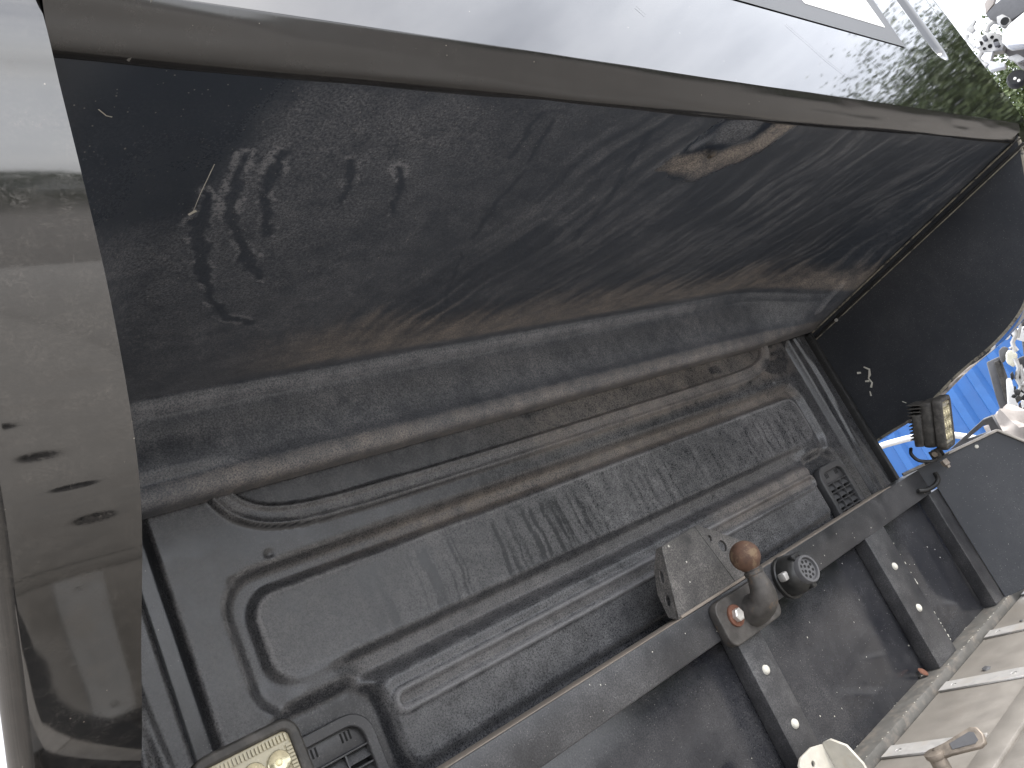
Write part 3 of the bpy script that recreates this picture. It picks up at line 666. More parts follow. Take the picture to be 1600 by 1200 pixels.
# ---- mounting bracket on the rail
br = thing('mounting_bracket', 'folded dusty black steel plate with drilled holes standing behind the tow ball', 'bracket', loc=(1.078, 0.96, H + ZT))
def bp_(o):
    o.parent = br; o.matrix_parent_inverse = Matrix.Translation((-1.078, -0.96, -H - ZT)); return o
zb = ZT + 0.0015
bp_(plate('front_plate', [(0.981, zb), (1.154, zb), (1.1245, -0.0235), (1.026, -0.029), (1.022, -0.033)], [], 0.004, XZ(0.957), 'bracket_paint'))
bp_(plate('gusset_plate', [(1.1567, zb), (1.192, zb), (1.252, -0.104), (1.236, -0.092), (1.1345, -0.0235), (1.1272, -0.0235)], [circ(1.1485, -0.0545, 0.0062, 16), circ(1.171, -0.0775, 0.0115, 22)], 0.004, XZ(0.957), 'bracket_paint'))
lf = Vector((0, 1, 0)); le = Vector((0.043, 0, 0.116)); leL = le.length; le.normalize(); ln = lf.cross(le)
mtx = Matrix(((lf.x, le.x, ln.x, 0.982), (lf.y, le.y, ln.y, 0.9592), (lf.z, le.z, ln.z, zb + H), (0, 0, 0, 1)))
bp_(plate('side_flange', [(0, 0), (0.018, 0.008), (0.031, 0.05), (0.027, 0.09), (0.010, leL), (0, leL)], [circ(0.011, 0.034, 0.006, 14, 0.011), circ(0.012, 0.075, 0.005, 14, 0.012)], 0.003, mtx, 'bracket_paint'))
bp_(box('dust_layer', (0.984, 0.9502, zb - 0.001), (1.188, 0.9545, zb + 0.004), 'rail_top_dust', None, 0.001))
for a, b, r_ in ((1.0395, -0.0335, .0022), (1.062, -0.071, .0018), (1.046, -0.103, .0014)):
    bp_(lathe_obj('paint_chip', [(0, .0006), (r_, .0004), (r_, 0), (0, 0)], axis_m((a, 0.9545, b + H), (0, -1, 0)), 'chip_glint_white', None, 7))

# ---- tow ball
tb = thing('tow_ball', 'rusty tow ball on a bent steel neck bolted to the rail', 'tow ball', loc=(1.13, 0.94, H - 0.19))
def tp(o):
    o.parent = tb; o.matrix_parent_inverse = Matrix.Translation((-1.13, -0.94, -H + 0.19)); return o
tp(plate('flange', rrect(1.046, -0.228, 1.208, -0.1535, 0.018), [], 0.013, XZ(YR - 0.009), 'neck_steel', None, 0.0018))
npts = spline([(1.137, 0.943, -0.196), (1.137, 0.922, -0.194), (1.136, 0.904, -0.186), (1.133, 0.893, -0.170), (1.131, 0.889, -0.150), (1.130, 0.888, -0.132), (1.130, 0.888, -0.116)], 5)
nr = np.interp(np.linspace(0, 1, len(npts)), [0, .17, .34, .5, .68, .84, 1], [.030, .027, .0245, .0215, .0170, .0145, .0140])
tp(tube('neck', [tuple(p) for p in npts], list(nr), 'neck_steel', None, 20, sx=list(np.interp(np.linspace(0, 1, len(npts)), [0, .4, .8, 1], [1.15, 1.05, 1, 1]))))
pr = [(0.0, 0.0265)] + [(0.0265 * math.sin(math.radians(a)), 0.0265 * math.cos(math.radians(a))) for a in range(10, 146, 8)] + [(0.0145, -0.024)]
tp(lathe_obj('ball', pr, Matrix.Translation(lift((1.13, 0.888, -0.105))), 'rust_ball', None, 36))
tp(lathe_obj('collar', [(.0147, -0.006), (.017, -0.005), (.017, 0.001), (.0147, 0.003)], Matrix.Translation(lift((1.13, 0.888, -0.133))), 'neck_steel', None, 28))
for bx in (1.085, 1.172):
    w = tp(lathe_obj('washer', [(.008, .0035), (.0185, .0035), (.0192, .002), (.0192, 0), (.008, 0)], axis_m(lift((bx, YR - 0.0172, -0.186)), (0, -1, 0)), 'rust_washer', None, 28))
    q = tp(lathe_obj('bolt_head', [(0, .0095), (.009, .0095), (.0115, .0080), (.0118, 0), (0, 0)], axis_m(lift((bx, YR - 0.0205, -0.186)), (0, -1, 0)), 'zinc', None, 6))
    for p_ in q.data.polygons: p_.use_smooth = False

# ---- trailer socket
sk = thing('trailer_socket', 'round black thirteen pin trailer socket with open lid on the rail beside the tow ball', 'trailer socket', loc=(1.285, YR, H - 0.185))
def sp_(o):
    o.parent = sk; o.matrix_parent_inverse = Matrix.Translation((-1.285, -YR, -H + 0.185)); return o
ax = Vector((-0.10, -1, 0.06)).normalized(); base = Vector(lift((1.287, YR - 0.001, -0.185)))
sp_(lathe_obj('mounting_ring', [(0, 0), (.0405, 0), (.041, .002), (.041, .007), (.039, .009), (0, .009)], axis_m(base, (0, -1, 0)), 'socket_plastic', None, 36))
sp_(lathe_obj('body', [(0, 0), (.0365, 0), (.0375, .006), (.0365, .018), (.0345, .030), (.029, .040), (.0265, .042), (.0, .042)], axis_m(base + ax * 0.007, ax), 'socket_plastic', None, 36))
fc = base + ax * 0.046
sp_(lathe_obj('collar_ring', [(.0205, .004), (.0205, .013), (.0212, .0145), (.0250, .0145), (.0262, .013), (.0265, 0), (.0205, -.002)], axis_m(fc, ax), 'trim_grey', None, 36))
sp_(lathe_obj('insert', [(0, .0095), (.0200, .0095), (.0203, 0), (0, 0)], axis_m(fc, ax), 'trim_grey', None, 30))
bm = bmesh.new(); am = axis_m(fc + ax * 0.0098, ax)
for r_, n_ in ((0.0145, 9), (0.0066, 4)):
    for i in range(n_):
        a = 2 * math.pi * i / n_ + 0.3
        lathe(bm, [(0, .0002), (.0029, .0002), (.0029, -0.003)], am @ Matrix.Translation((r_ * math.cos(a), r_ * math.sin(a), 0)), 10)
sp_(from_bm('pin_holes', bm, 'hole_black'))
bm = bmesh.new()
for dx in (-0.011, 0.009): add_box(bm, (dx - 0.003, -0.008, 0.018), (dx + 0.003, 0.006, 0.033), 0.0012)
add_box(bm, (-0.016, -0.007, 0.0275), (0.014, 0.003, 0.0345), 0.0012)
bmesh.ops.transform(bm, matrix=Matrix.Translation(fc - ax * 0.004), verts=bm.verts)
sp_(from_bm('hinge', bm, 'trim_black', None, True))
bm = bmesh.new(); add_box(bm, (-0.007, -0.010, -0.034), (0.007, 0.004, -0.0225), 0.003)
bmesh.ops.transform(bm, matrix=Matrix.Translation(fc - ax * 0.002), verts=bm.verts)
sp_(from_bm('catch', bm, 'socket_plastic', None, True))
bm = bmesh.new(); add_box(bm, (-0.0465, -0.012, 0.000), (-0.024, 0.004, 0.016), 0.004)
bmesh.ops.transform(bm, matrix=Matrix.Translation(base + ax * 0.022), verts=bm.verts)
sp_(from_bm('lid_spring', bm, 'car_silver', None, True))

# ================================================================== WORK LIGHTS
def work_light(label, x, yaw=0, tip=24, rise=0.030):
    root = thing('work_light', label, 'work light', 'work lights on the headboard corners', (x, 0.905, H + ZT + 0.004))
    W, Hh = 0.108, 0.122
    root.rotation_euler.z = math.radians(yaw)
    tilt = Matrix.Rotation(math.radians(tip), 4, 'X')
    base = Matrix.Translation((0, 0.0, rise)) @ tilt
    def part(name, bm, mat, parent=None, sm=True):
        bmesh.ops.transform(bm, matrix=base, verts=bm.verts); return from_bm(name, bm, mat, parent or root, sm)
    # housing: octagonal-ish rounded case
    LX = lambda y: Matrix(((1, 0, 0, 0), (0, 0, -1, y), (0, 1, 0, 0), (0, 0, 0, 1)))
    o = plate('bezel', rrect(-W / 2, 0.004, W / 2, Hh + 0.004, 0.016), [rrect(-W / 2 + 0.006, 0.010, W / 2 - 0.006, Hh - 0.002, 0.010)], 0.016, base @ LX(-0.038), 'lamp_housing', root, 0.003)
    bm = bmesh.new(); add_box(bm, (-W / 2 + 0.003, -0.030, 0.008), (W / 2 - 0.003, 0.006, Hh), 0.012, seg=3); part('housing', bm, 'lamp_housing')
    fins = [(-W / 2 + 0.006 + i * (W - 0.012) / 13) for i in range(14)]
    f0 = None
    for i in range(11):
        zz = 0.030 + i * 0.0085
        if f0 is None:
            bm = bmesh.new(); add_box(bm, (-W / 2 + 0.004, -0.004, -0.0013), (W / 2 - 0.004, 0.030, 0.0013), 0.0006)
            bmesh.ops.transform(bm, matrix=tilt, verts=bm.verts); f0 = from_bm('fin', bm, 'lamp_housing', root); o = f0
        else:
            o = bpy.data.objects.new('fin', f0.data); col.objects.link(o); o.parent = root
        o.location = base @ Vector((0, 0, zz))
    bm = bmesh.new(); add_box(bm, (-W / 2 + 0.002, 0.0, 0.012), (-W / 2 + 0.012, 0.022, Hh - 0.030), 0.004); part('side_rib', bm, 'lamp_housing')
    bm = bmesh.new(); add_box(bm, (W / 2 - 0.012, 0.0, 0.012), (W / 2 - 0.002, 0.022, Hh - 0.030), 0.004); part('side_rib', bm, 'lamp_housing')
    bm = bmesh.new(); add_box(bm, (-W / 2 + 0.006, -0.0445, 0.010), (W / 2 - 0.006, -0.031, Hh - 0.002), 0.001); lens = part('lens', bm, 'lamp_lens')
    # prismatic ribs round the lens
    bm = bmesh.new()
    for i in range(22):
        xx = -W / 2 + 0.013 + i * (W - 0.026) / 21
        add_box(bm, (xx - 0.0012, -0.0465, Hh - 0.0145), (xx + 0.0012, -0.0440, Hh - 0.0075)); add_box(bm, (xx - 0.0012, -0.0465, 0.0155), (xx + 0.0012, -0.0440, 0.0225))
    for i in range(22):
        zz = 0.026 + i * (Hh - 0.046) / 21
        for sx in (-1, 1): add_box(bm, (sx * 0.041 - 0.003, -0.0465, zz - 0.0011), (sx * 0.041 + 0.003, -0.0440, zz + 0.0011))
    part('lens_ribs', bm, 'lamp_lens', lens, False)
    for i in range(3):
        for j in range(3):
            c = Vector(((i - 1) * 0.0265, -0.0448, 0.0355 + j * 0.0275))
            mm = base @ Matrix.Translation(c) @ Vector((0, -1, 0)).to_track_quat('Z', 'Y').to_matrix().to_4x4()
            o = lathe_obj('reflector_cup', [(.0118, 0.0), (.0122, .0022), (.0112, .0030), (.0085, .0012), (.005, .0004), (0, .0004)], mm, 'lamp_reflector', root, 20)
            q = lathe_obj('led', [(0, .0026), (.002, .0024), (.0034, .0010), (.0036, 0)], mm, 'lamp_led', root, 12); q.parent = o
    # foot bracket, bolt and cable
    bm = bmesh.new(); add_box(bm, (-0.016, -0.030, -0.0005), (0.016, 0.026, 0.003), 0.001); add_box(bm, (-0.017, -0.020, 0.003), (-0.012, 0.004, 0.024), 0.001); add_box(bm, (0.012, -0.020, 0.003), (0.017, 0.004, 0.024), 0.001)
    from_bm('foot_bracket', bm, 'lamp_housing', root, True)
    lathe_obj('hinge_bolt', [(0, .004), (.007, .004), (.0075, 0), (0, 0)], axis_m((-0.017, -0.008, 0.014), (-1, 0, 0)), 'latch_steel', root, 6)
    lathe_obj('fixing_nut', [(0, 0), (.0095, 0), (.0095, .014), (.005, .016), (.005, .022), (0, .022)], axis_m((0.002, -0.012, -0.008), (0, -0.15, -1)), 'latch_steel', root, 6)
    pts = spline([(-0.03, 0.030, 0.050), (-0.046, 0.032, 0.038), (-0.050, 0.024, 0.018), (-0.036, 0.006, 0.004), (-0.022, -0.004, 0.002)], 6)
    tube('cable', [tuple(p) for p in pts], 0.0042, 'rubber', root, 10, up=False)
    return root
work_light('square yellowish LED work light facing us at the near end of the rail', 0.248, 0, -4, 0.007)
work_light('square finned LED work light on the far corner, against the blue container', 2.004, 10)
# corrugated conduit under the far lamp
pts = spline([(2.012, 0.930, -0.172), (2.0, 0.926, -0.188), (1.975, 0.930, -0.196), (1.945, 0.94, -0.196), (1.915, 0.944, -0.188)], 16)
o = tube('cable_conduit', [tuple(p) for p in pts], [0.0060 if i % 2 else 0.0046 for i in range(len(pts))], 'rubber', None, 12)
tag(o, 'short corrugated black cable conduit under the far work light', 'cable conduit')

# ================================================================== LOAD BED
bed = thing('loading_deck', 'weathered beige aluminium truck bed deck with bolted cross strips below the headboard', 'truck bed', loc=(XC, 0, 1.08))
def dp(o):
    o.parent = bed; o.matrix_parent_inverse = Matrix.Translation((-XC, 0, -1.08)); return o
ZK = -0.520
XY = lambda z: Matrix(((1, 0, 0, 0), (0, 1, 0, 0), (0, 0, 1, H + z), (0, 0, 0, 1)))
slots = [rrect(0.222, y - 0.026, 0.264, y + 0.026, 0.0205) for y in np.arange(0.52, -3.9, -0.26)]
dp(plate('runner_plate', [(0.08, -4.2), (0.46, -4.2), (0.46, 0.700), (0.08, 0.700)], slots, 0.004, XY(ZK + 0.006), 'deck_metal', None, 0.0008))
dp(box('deck_plate', (0.464, -4.2, ZK - 0.012), (2.36, 0.7005, ZK - 0.002), 'deck_metal', None, 0.002))
dp(box('front_plate', (0.08, 0.7475, ZK - 0.010), (2.36, 0.934, ZK), 'deck_metal', None, 0.002))
dp(box('fold_ridge', (0.08, 0.701, ZK - 0.010), (2.36, 0.7475, ZK + 0.0035), 'strip_metal' if False else 'deck_metal', None, 0.0032))
dp(box('raised_rail', (0.9, 0.640, ZK - 0.004), (2.36, 0.6905, ZK + 0.004), 'deck_metal', None, 0.003))
dp(box('under_frame', (0.16, -4.1, ZK - 0.14), (2.24, 0.93, ZK - 0.02), 'rack_steel', None, 0.004))
for i, xx in enumerate((0.22, 0.49, 0.76, 1.005, 1.272, 1.540, 1.81, 2.08)):
    pl = dp(plate('cross_strip', [(xx - 0.024, 0.752), (xx + 0.020, 0.752), (xx + 0.022, 0.930), (xx - 0.020, 0.930)], [circ(xx, 0.905, 0.006, 12), circ(xx - .001, 0.785, 0.006, 12)], 0.003, XY(ZK + 0.0026), 'strip_metal', None, 0.0006))
    for yy in (0.905, 0.785):
        q = lathe_obj('bolt', [(0, .0022), (.003, .0022), (.0044, .0005), (.0044, -.001), (0, -.001)], axis_m(lift((xx, yy, ZK + 0.0018)), (0, 0, 1)), 'zinc', None, 8); q.parent = pl
# debris on the deck
for i, (xx, yy, r_, mt_) in enumerate(((1.60, 0.86, .009, 'trim_grey'), (1.73, 0.80, .004, 'trim_black'), (1.70, 0.70, .004, 'trim_grey'), (1.86, .87, .005, 'trim_grey'))):
    bm = bmesh.new(); bmesh.ops.create_icosphere(bm, subdivisions=1, radius=r_)
    for v in bm.verts: v.co += Vector([random.uniform(-.25, .25) * r_ for _ in range(3)]); v.co.z *= 0.4
    bmesh.ops.translate(bm, vec=lift((xx, yy, ZK + r_ * 0.3)), verts=bm.verts)
    o = from_bm('grit', bm, mt_); tag(o, ['largest dark stone chip lying on the beige deck by the headboard', 'tiny black stone chip on the deck near the frame edge', 'small grey stone chip on the deck nearest the camera', 'small grey stone chip near the far deck end'][i], 'stone chip', 'stone chips on the deck')
bm = bmesh.new(); bmesh.ops.create_icosphere(bm, subdivisions=2, radius=.011)
for v in bm.verts: v.co.z *= 0.25; v.co.x *= 0.8
bmesh.ops.rotate(bm, cent=(0, 0, 0), matrix=Matrix.Rotation(0.9, 3, 'X'), verts=bm.verts)
bmesh.ops.translate(bm, vec=lift((1.575, 0.972, ZD + 0.010)), verts=bm.verts)
tag(from_bm('dry_leaf', bm, 'rust_washer', None, True), 'small reddish brown dry leaf in the corner of the headboard panel', 'dry leaf')

# pale folded bracket at the bottom of the frame
pb = thing('hinge_bracket', 'cream painted folded bracket at the foot of the headboard', 'bracket', loc=(1.089, 0.9, H + ZK + 0.013))
def pbp(o): o.parent = pb; o.matrix_parent_inverse = Matrix.Translation((-1.13, -0.9, -H - ZK)); return o
pbp(plate('back_plate', [(1.055, -0.552), (1.135, -0.552), (1.135, -0.432), (1.108, -0.424), (1.073, -0.424), (1.062, -0.430), (1.055, -0.445)], [circ(1.092, -0.443, 0.0055, 14)], 0.004, XZ(0.905), 'pale_bracket'))
YZm = Matrix(((0, 0, 1, 1.137), (1, 0, 0, 0), (0, 1, 0, H), (0, 0, 0, 1)))
pbp(plate('side_plate', [(0.9015, -0.552), (0.9015, -0.430), (0.885, -0.427), (0.862, -0.440), (0.850, -0.470), (0.850, -0.552)], [], 0.004, YZm, 'pale_bracket'))

# latch handle standing on the deck
lt = thing('latch_handle', 'worn steel latch lever with rounded grip on the deck beside a cross strip', 'latch', loc=(1.145, 0.76, H + ZK))
def lp(o): o.parent = lt; o.matrix_parent_inverse = Matrix.Translation((-1.145, -0.76, -H - ZK)); return o
lp(tube('pivot_pin', [(1.145, 0.760, ZK), (1.145, 0.760, ZK + 0.036)], [0.0125, 0.0125], 'latch_steel', None, 18))
lp(tube('pivot_head', [(1.145, 0.760, ZK + 0.036), (1.145, 0.760, ZK + 0.040), (1.145, 0.760, ZK + 0.046), (1.145, 0.760, ZK + 0.048)], [0.0125, 0.0155, 0.0155, 0.011], 'latch_steel', None, 18))
lv = Vector((0.45, -1, 0.10)).normalized(); ln_ = Vector((0.55, 0.35, 0.75)); ln_ = (ln_ - lv * ln_.dot(lv)).normalized(); lw = lv.cross(ln_)
mtx = Matrix(((lv.x, ln_.x, lw.x, 1.146), (lv.y, ln_.y, lw.y, 0.757), (lv.z, ln_.z, lw.z, H + ZK + 0.042), (0, 0, 0, 1))) @ Matrix.Scale(0.72, 4)
grip = [(0, -0.009), (0.025, -0.010), (0.085, -0.0185), (0.096, -0.014), (0.1, 0), (0.096, 0.014), (0.085, 0.0185), (0.025, 0.010), (0, 0.009)]
lp(plate('grip', grip, [], 0.009, mtx, 'latch_steel', None, 0.003))
inn = [(0.034, -0.006), (0.080, -0.012), (0.088, -0.008), (0.088, 0.008), (0.080, 0.012), (0.034, 0.006)]
lp(plate('grip_inset', inn, [], 0.0012, mtx @ Matrix.Translation((0, 0, 0.0079)), 'trim_grey', None, 0.0004))

# ================================================================== BACKGROUND
# ---- blue shipping container
cont = thing('shipping_container', 'bright blue corrugated steel shipping container behind the truck', 'container', loc=(10.2, 4.4, 0))
def cp(o): o.parent = cont; o.matrix_parent_inverse = Matrix.Translation((-10.2, -4.4, 0)); return o
x0, x1, y0, y1, hh = 9.0, 11.44, 1.2, 7.26, 2.59
prof_ = []; yy = y0 + 0.08
while yy < y1 - 0.30:
    prof_ += [(0.0, yy), (0.0, yy + 0.082), (0.050, yy + 0.112), (0.050, yy + 0.236)]; yy += 0.278
prof_.append((0.0, y1 - 0.08))
P = np.array([[(x0 + 0.012 + a, b, z) for z in (0.16, 1.3, hh - 0.10)] for a, b in prof_])
cp(grid_mesh('side_panel', P, 'container_blue', None, None, False))
bm = bmesh.new()
for lo, hi in (((x0, y0, 0), (x0 + 0.12, y1, 0.165)), ((x0, y0, hh - 0.105), (x0 + 0.08, y1, hh)), ((x0, y0, 0.16), (x0 + 0.1, y0 + 0.09, hh - .1)), ((x0, y1 - 0.09, 0.16), (x0 + 0.1, y1, hh - 0.1))): add_box(bm, lo, hi, 0.006)
cp(from_bm('frame', bm, 'container_blue'))
cp(box('body', (x0 + 0.09, y0 + 0.02, 0.1), (x1, y1 - 0.02, hh - 0.02), 'container_blue', None, 0.01, up=False))

def at(px, py, r):
    """a point at horizontal distance r in the direction seen at photo pixel (px, py): used once to lay out the yard"""
    v = RX * (px - 800) + DN * (py - 600) + FW * 1208.8
    v = v * (r / math.hypot(v.x, v.y)); return Vector((v.x, v.y, v.z + H))

# ---- wrecked white car nose beside the truck
wk = thing('wrecked_car', 'stripped white car front with grey pillar, cream headlamp and bare wiring beside the container', 'wrecked car', loc=(5.4, 1.6, 0))
def wk_(o): o.parent = wk; o.matrix_parent_inverse = Matrix.Translation((-5.4, -1.6, 0)); return o
def slab(name, pix, r, thick, mat, par, bev=0.004):
    pts = [at(a, b, r) for a, b in pix]; c = sum(pts, Vector()) / len(pts)
    nrm = Vector((c.x, c.y, 0)).normalized(); bm = bmesh.new()
    f0 = [bm.verts.new(p) for p in pts]; f1 = [bm.verts.new(p + nrm * thick) for p in pts]
    bm.faces.new(f0); bm.faces.new(f1[::-1])
    for i in range(len(pts)): bm.faces.new((f0[i], f0[(i + 1) % len(pts)], f1[(i + 1) % len(pts)], f1[i]))
    if bev: bmesh.ops.bevel(bm, geom=list(bm.edges), offset=bev, segments=2, profile=0.5, affect='EDGES')
    return from_bm(name, bm, mat, par, True)
wk_(slab('grey_pillar', [(1541, 566), (1563, 556), (1592, 640), (1566, 650), (1556, 620)], 4.6, 0.10, 'trim_grey', None, 0.008))
wk_(slab('pillar_inset', [(1553, 566), (1561, 562), (1584, 626), (1576, 640)], 4.57, 0.04, 'lamp_housing', None, 0.004))
wk_(slab('white_pillar', [(1572, 592), (1580, 590), (1596, 650), (1586, 652), (1575, 640)], 4.5, 0.07, 'car_white', None, 0.008))
wk_(slab('headlamp', [(1571, 551), (1578, 545), (1591, 553), (1585, 575), (1572, 567)], 4.4, 0.14, 'headlamp_cream', None, 0.012))
wk_(slab('lamp_bracket', [(1560, 548), (1567, 541), (1576, 543), (1571, 564), (1566, 568), (1562, 561)], 4.5, 0.10, 'trim_grey', None, 0.008))
wk_(slab('dark_grille', [(1590, 560), (1640, 540), (1660, 660), (1604, 668), (1590, 600)], 4.75, 0.30, 'trim_black', None, 0.01))
wk_(slab('engine_bay', [(1588, 470), (1640, 440), (1660, 545), (1600, 560)], 4.9, 0.5, 'lamp_housing', None, 0.02))
wk_(slab('white_crossmember', [(1557, 524), (1568, 518), (1580, 524), (1575, 531), (1560, 530)], 4.35, 0.05, 'car_white', None, 0.006))
wk_(slab('white_fender', [(1578, 518), (1592, 512), (1640, 500), (1640, 530), (1600, 534), (1586, 530)], 4.35, 0.05, 'car_white', None, 0.006))
wk_(slab('mirror_bracket', [(1590, 600), (1600, 594), (1615, 610), (1606, 620)], 4.4, 0.05, 'car_silver', None, 0.006))
for pix, w in (([(1586, 500), (1584, 510), (1588, 522), (1582, 535), (1586, 550)], .010), ([(1592, 496), (1594, 512), (1590, 528)], .007), ([(1578, 545), (1584, 540), (1590, 548)], .008),
               ([(1586, 560), (1592, 575), (1588, 590), (1596, 604), (1590, 612), (1598, 618)], .010), ([(1594, 570), (1598, 590), (1594, 606)], .008)):
    wk_(tube('wiring', [tuple(at(a, b, 4.3)) for a, b in pix], w, 'car_silver', None, 8, up=False))
wk_(slab('body_shell', [(1602, 660), (1680, 620), (1720, 900), (1640, 900)], 4.9, 0.9, 'car_white', None, 0.03))
wk_(slab('sill', [(1600, 780), (1720, 700), (1760, 1080), (1640, 1120)], 4.9, 1.2, 'car_silver', None, 0.03))

rc = random.Random(23)
for i in range(26):
    cx_, cy_ = rc.uniform(1574, 1612), rc.uniform(492, 640); n_ = rc.choice((4, 5, 6)); ro = rc.uniform(0, 3); w_, h_ = rc.uniform(2, 7), rc.uniform(3, 9)
    pix = [(cx_ + w_ * math.cos(ro + 6.283 * k / n_) * rc.uniform(.6, 1.2), cy_ + h_ * math.sin(ro + 6.283 * k / n_) * rc.uniform(.6, 1.2)) for k in range(n_)]
    wk_(slab('engine_part', pix, rc.uniform(4.25, 4.6), rc.uniform(0.02, 0.08), rc.choice(('trim_black', 'trim_black', 'car_silver', 'lamp_housing', 'car_white', 'trim_grey')), None, 0.003))
# crumpled beige cloth hanging over the wreck
bm = bmesh.new(); bmesh.ops.create_icosphere(bm, subdivisions=4, radius=0.11)
for v in bm.verts:
    d = v.co.normalized(); k = 0.16 * math.sin(d.x * 9 + d.z * 5) + 0.10 * math.sin(d.y * 13 - d.z * 11 + 1); v.co = d * 0.11 * (1 + k * 0.6); v.co.z *= 1.5
bmesh.ops.translate(bm, vec=at(1604, 700, 3.6), verts=bm.verts)
tag(from_bm('airbag_cloth', bm, 'cloth_beige', None, True), 'crumpled beige cloth bundle behind the far end of the headboard', 'cloth')

# white hose bending in front of the container
pts = spline([tuple(at(a, b, 5.2)) for a, b in ((1330, 720), (1372, 699), (1400, 690), (1430, 683), (1470, 679), (1500, 681), (1540, 690), (1580, 712))], 6)
tag(tube('white_pipe', [tuple(p) for p in pts], 0.019, 'car_white', None, 12, up=False), 'bent white pipe running across in front of the blue container', 'pipe')
# dark quarter window frame leaning near the headboard
qw = plate('window_frame', [(0, 0), (0.34, 0.0), (0.36, 0.10), (0.30, 0.10)], [[(0.10, 0.018), (0.30, 0.018), (0.315, 0.065), (0.28, 0.072)]], 0.02, Matrix.Identity(4), 'trim_grey', None, 0.003)
a, b = at(1488, 700, 3.4), at(1546, 680, 3.3); u = (b - a).normalized(); w_ = Vector((-0.18, 0.1, 1)); w_ = (w_ - u * w_.dot(u)).normalized(); n_ = u.cross(w_)
qw.matrix_world = Matrix(((u.x, w_.x, n_.x, a.x), (u.y, w_.y, n_.y, a.y), (u.z, w_.z, n_.z, a.z), (0, 0, 0, 1))) @ Matrix.Scale(0.62, 4)
tag(qw, 'small dark triangular window frame beside the far work light', 'window frame')

# ---- upper white car shell at the top corner
up = thing('stacked_car_shell', 'white stripped car shell stacked high against the bright sky at the upper corner', 'car shell', loc=(13.4, 0.4, 0))
def up_(o): o.parent = up; o.matrix_parent_inverse = Matrix.Translation((-13.4, -0.4, 0)); return o
up_(slab('inner_wing', [(1527, 62), (1541, 50), (1562, 52), (1570, 66), (1566, 78), (1550, 80), (1533, 82), (1524, 74)], 12.90, 0.258, 'car_silver', None, 0.0084))
up_(slab('strut_arm', [(1536, 82), (1552, 80), (1546, 96), (1570, 98), (1570, 104), (1546, 110), (1540, 100)], 12.90, 0.172, 'car_white', None, 0.0070))
up_(slab('white_fender', [(1566, 52), (1576, 38), (1600, 18), (1660, 0), (1660, 60), (1600, 68), (1574, 72), (1565, 66)], 12.47, 0.344, 'car_white', None, 0.0210))
up_(slab('grey_panel', [(1540, 22), (1556, 5), (1572, -8), (1640, -40), (1640, 6), (1600, 16), (1578, 34), (1560, 34), (1546, 30)], 13.11, 0.301, 'trim_grey', None, 0.0105))
up_(slab('lamp_box', [(1557, 26), (1566, 22), (1578, 28), (1577, 37), (1565, 41), (1558, 36)], 12.69, 0.172, 'car_silver', None, 0.0084))
up_(lathe_obj('round_hole', [(0, .004), (.047, .009), (.052, 0)], axis_m(at(1570, 33, 12.62), (-1, 0, -.2)), 'hole_black', None, 16))
up_(slab('dark_arch', [(1566, 78), (1600, 68), (1660, 60), (1660, 110), (1620, 112), (1590, 100), (1572, 84)], 13.11, 0.430, 'rack_steel', None, 0.0140))
up_(slab('hook_bracket', [(1508, 47), (1516, 38), (1522, 28), (1525, 32), (1520, 40), (1524, 46), (1518, 52)], 12.90, 0.065, 'car_silver', None, 0.0028))
up_(slab('white_roof_edge', [(1540, 22), (1538, 6), (1548, -14), (1556, -10), (1552, 6)], 13.11, 0.129, 'cloth_beige', None, 0.0042))
up_(lathe_obj('rubber_mount', [(0, -.08), (.10, -.08), (.12, -.04), (.12, .04), (.10, .08), (0, .08)], axis_m(at(1589, 124, 12.9), (-1, -.3, .2)), 'tyre', None, 20))
for q in ((1586, 123), (1592, 126)): up_(lathe_obj('bolt', [(0, .02), (.018, .016), (.02, 0)], axis_m(at(*q, 12.72), (-1, -.3, .2)), 'zinc', None, 10))
bm = bmesh.new(); add_box(bm, (12.6, -0.7, 5.0), (14.3, 1.2, 6.4), 0.25, seg=3); up_(from_bm('body_shell', bm, 'car_white', None, True))
for px, py, rr_ in ((1532, 68, .030), (1541, 62, .022), (1550, 58, .022), (1556, 64, .030), (1547, 72, .026), (1538, 76, .020), (1561, 72, .020)):
    up_(lathe_obj('drilled_hole', [(0, .006), (rr_, .006), (rr_ * 1.05, 0)], axis_m(at(px, py, 12.88), (-1, -.15, -.3)), 'hole_black', None, 12))
for pix, w in (([(1524, 74), (1516, 66), (1510, 62), (1512, 54)], .03), ([(1533, 82), (1528, 92), (1534, 100), (1542, 104)], .04), ([(1568, 60), (1578, 64), (1592, 60)], .02), ([(1541, 50), (1545, 40), (1552, 34)], .035), ([(1566, 52), (1572, 46), (1584, 44)], .015)):
    up_(tube('pressed_rib', [tuple(at(a_, b_, 12.75)) for a_, b_ in pix], w, 'car_silver', None, 8, up=False))
for pix, mt_ in (([(1534, 58), (1540, 54), (1543, 60), (1537, 64)], 'trim_grey'), ([(1552, 66), (1560, 64), (1562, 70), (1554, 73)], 'trim_grey'), ([(1524, 68), (1529, 64), (1532, 72), (1526, 75)], 'car_white'), ([(1572, 90), (1590, 84), (1604, 92), (1590, 98)], 'car_silver')):
    up_(slab('bracket', pix, 12.72, 0.08, mt_, None, 0.008))
rk = thing('storage_rack', 'grey steel rack holding the stacked white car shell', 'rack', loc=(13.4, -0.5, 0))
for i, (a, b) in enumerate(((12.7, -0.6), (14.2, -0.6), (12.7, 1.0), (14.2, 1.0))):
    o = box('post', (a - .05, b - .05, 0), (a + .05, b + .05, 4.9), 'rack_steel', None, 0.006, up=False); o.parent = rk; o.matrix_parent_inverse = Matrix.Translation((-13.4, 0.5, 0))
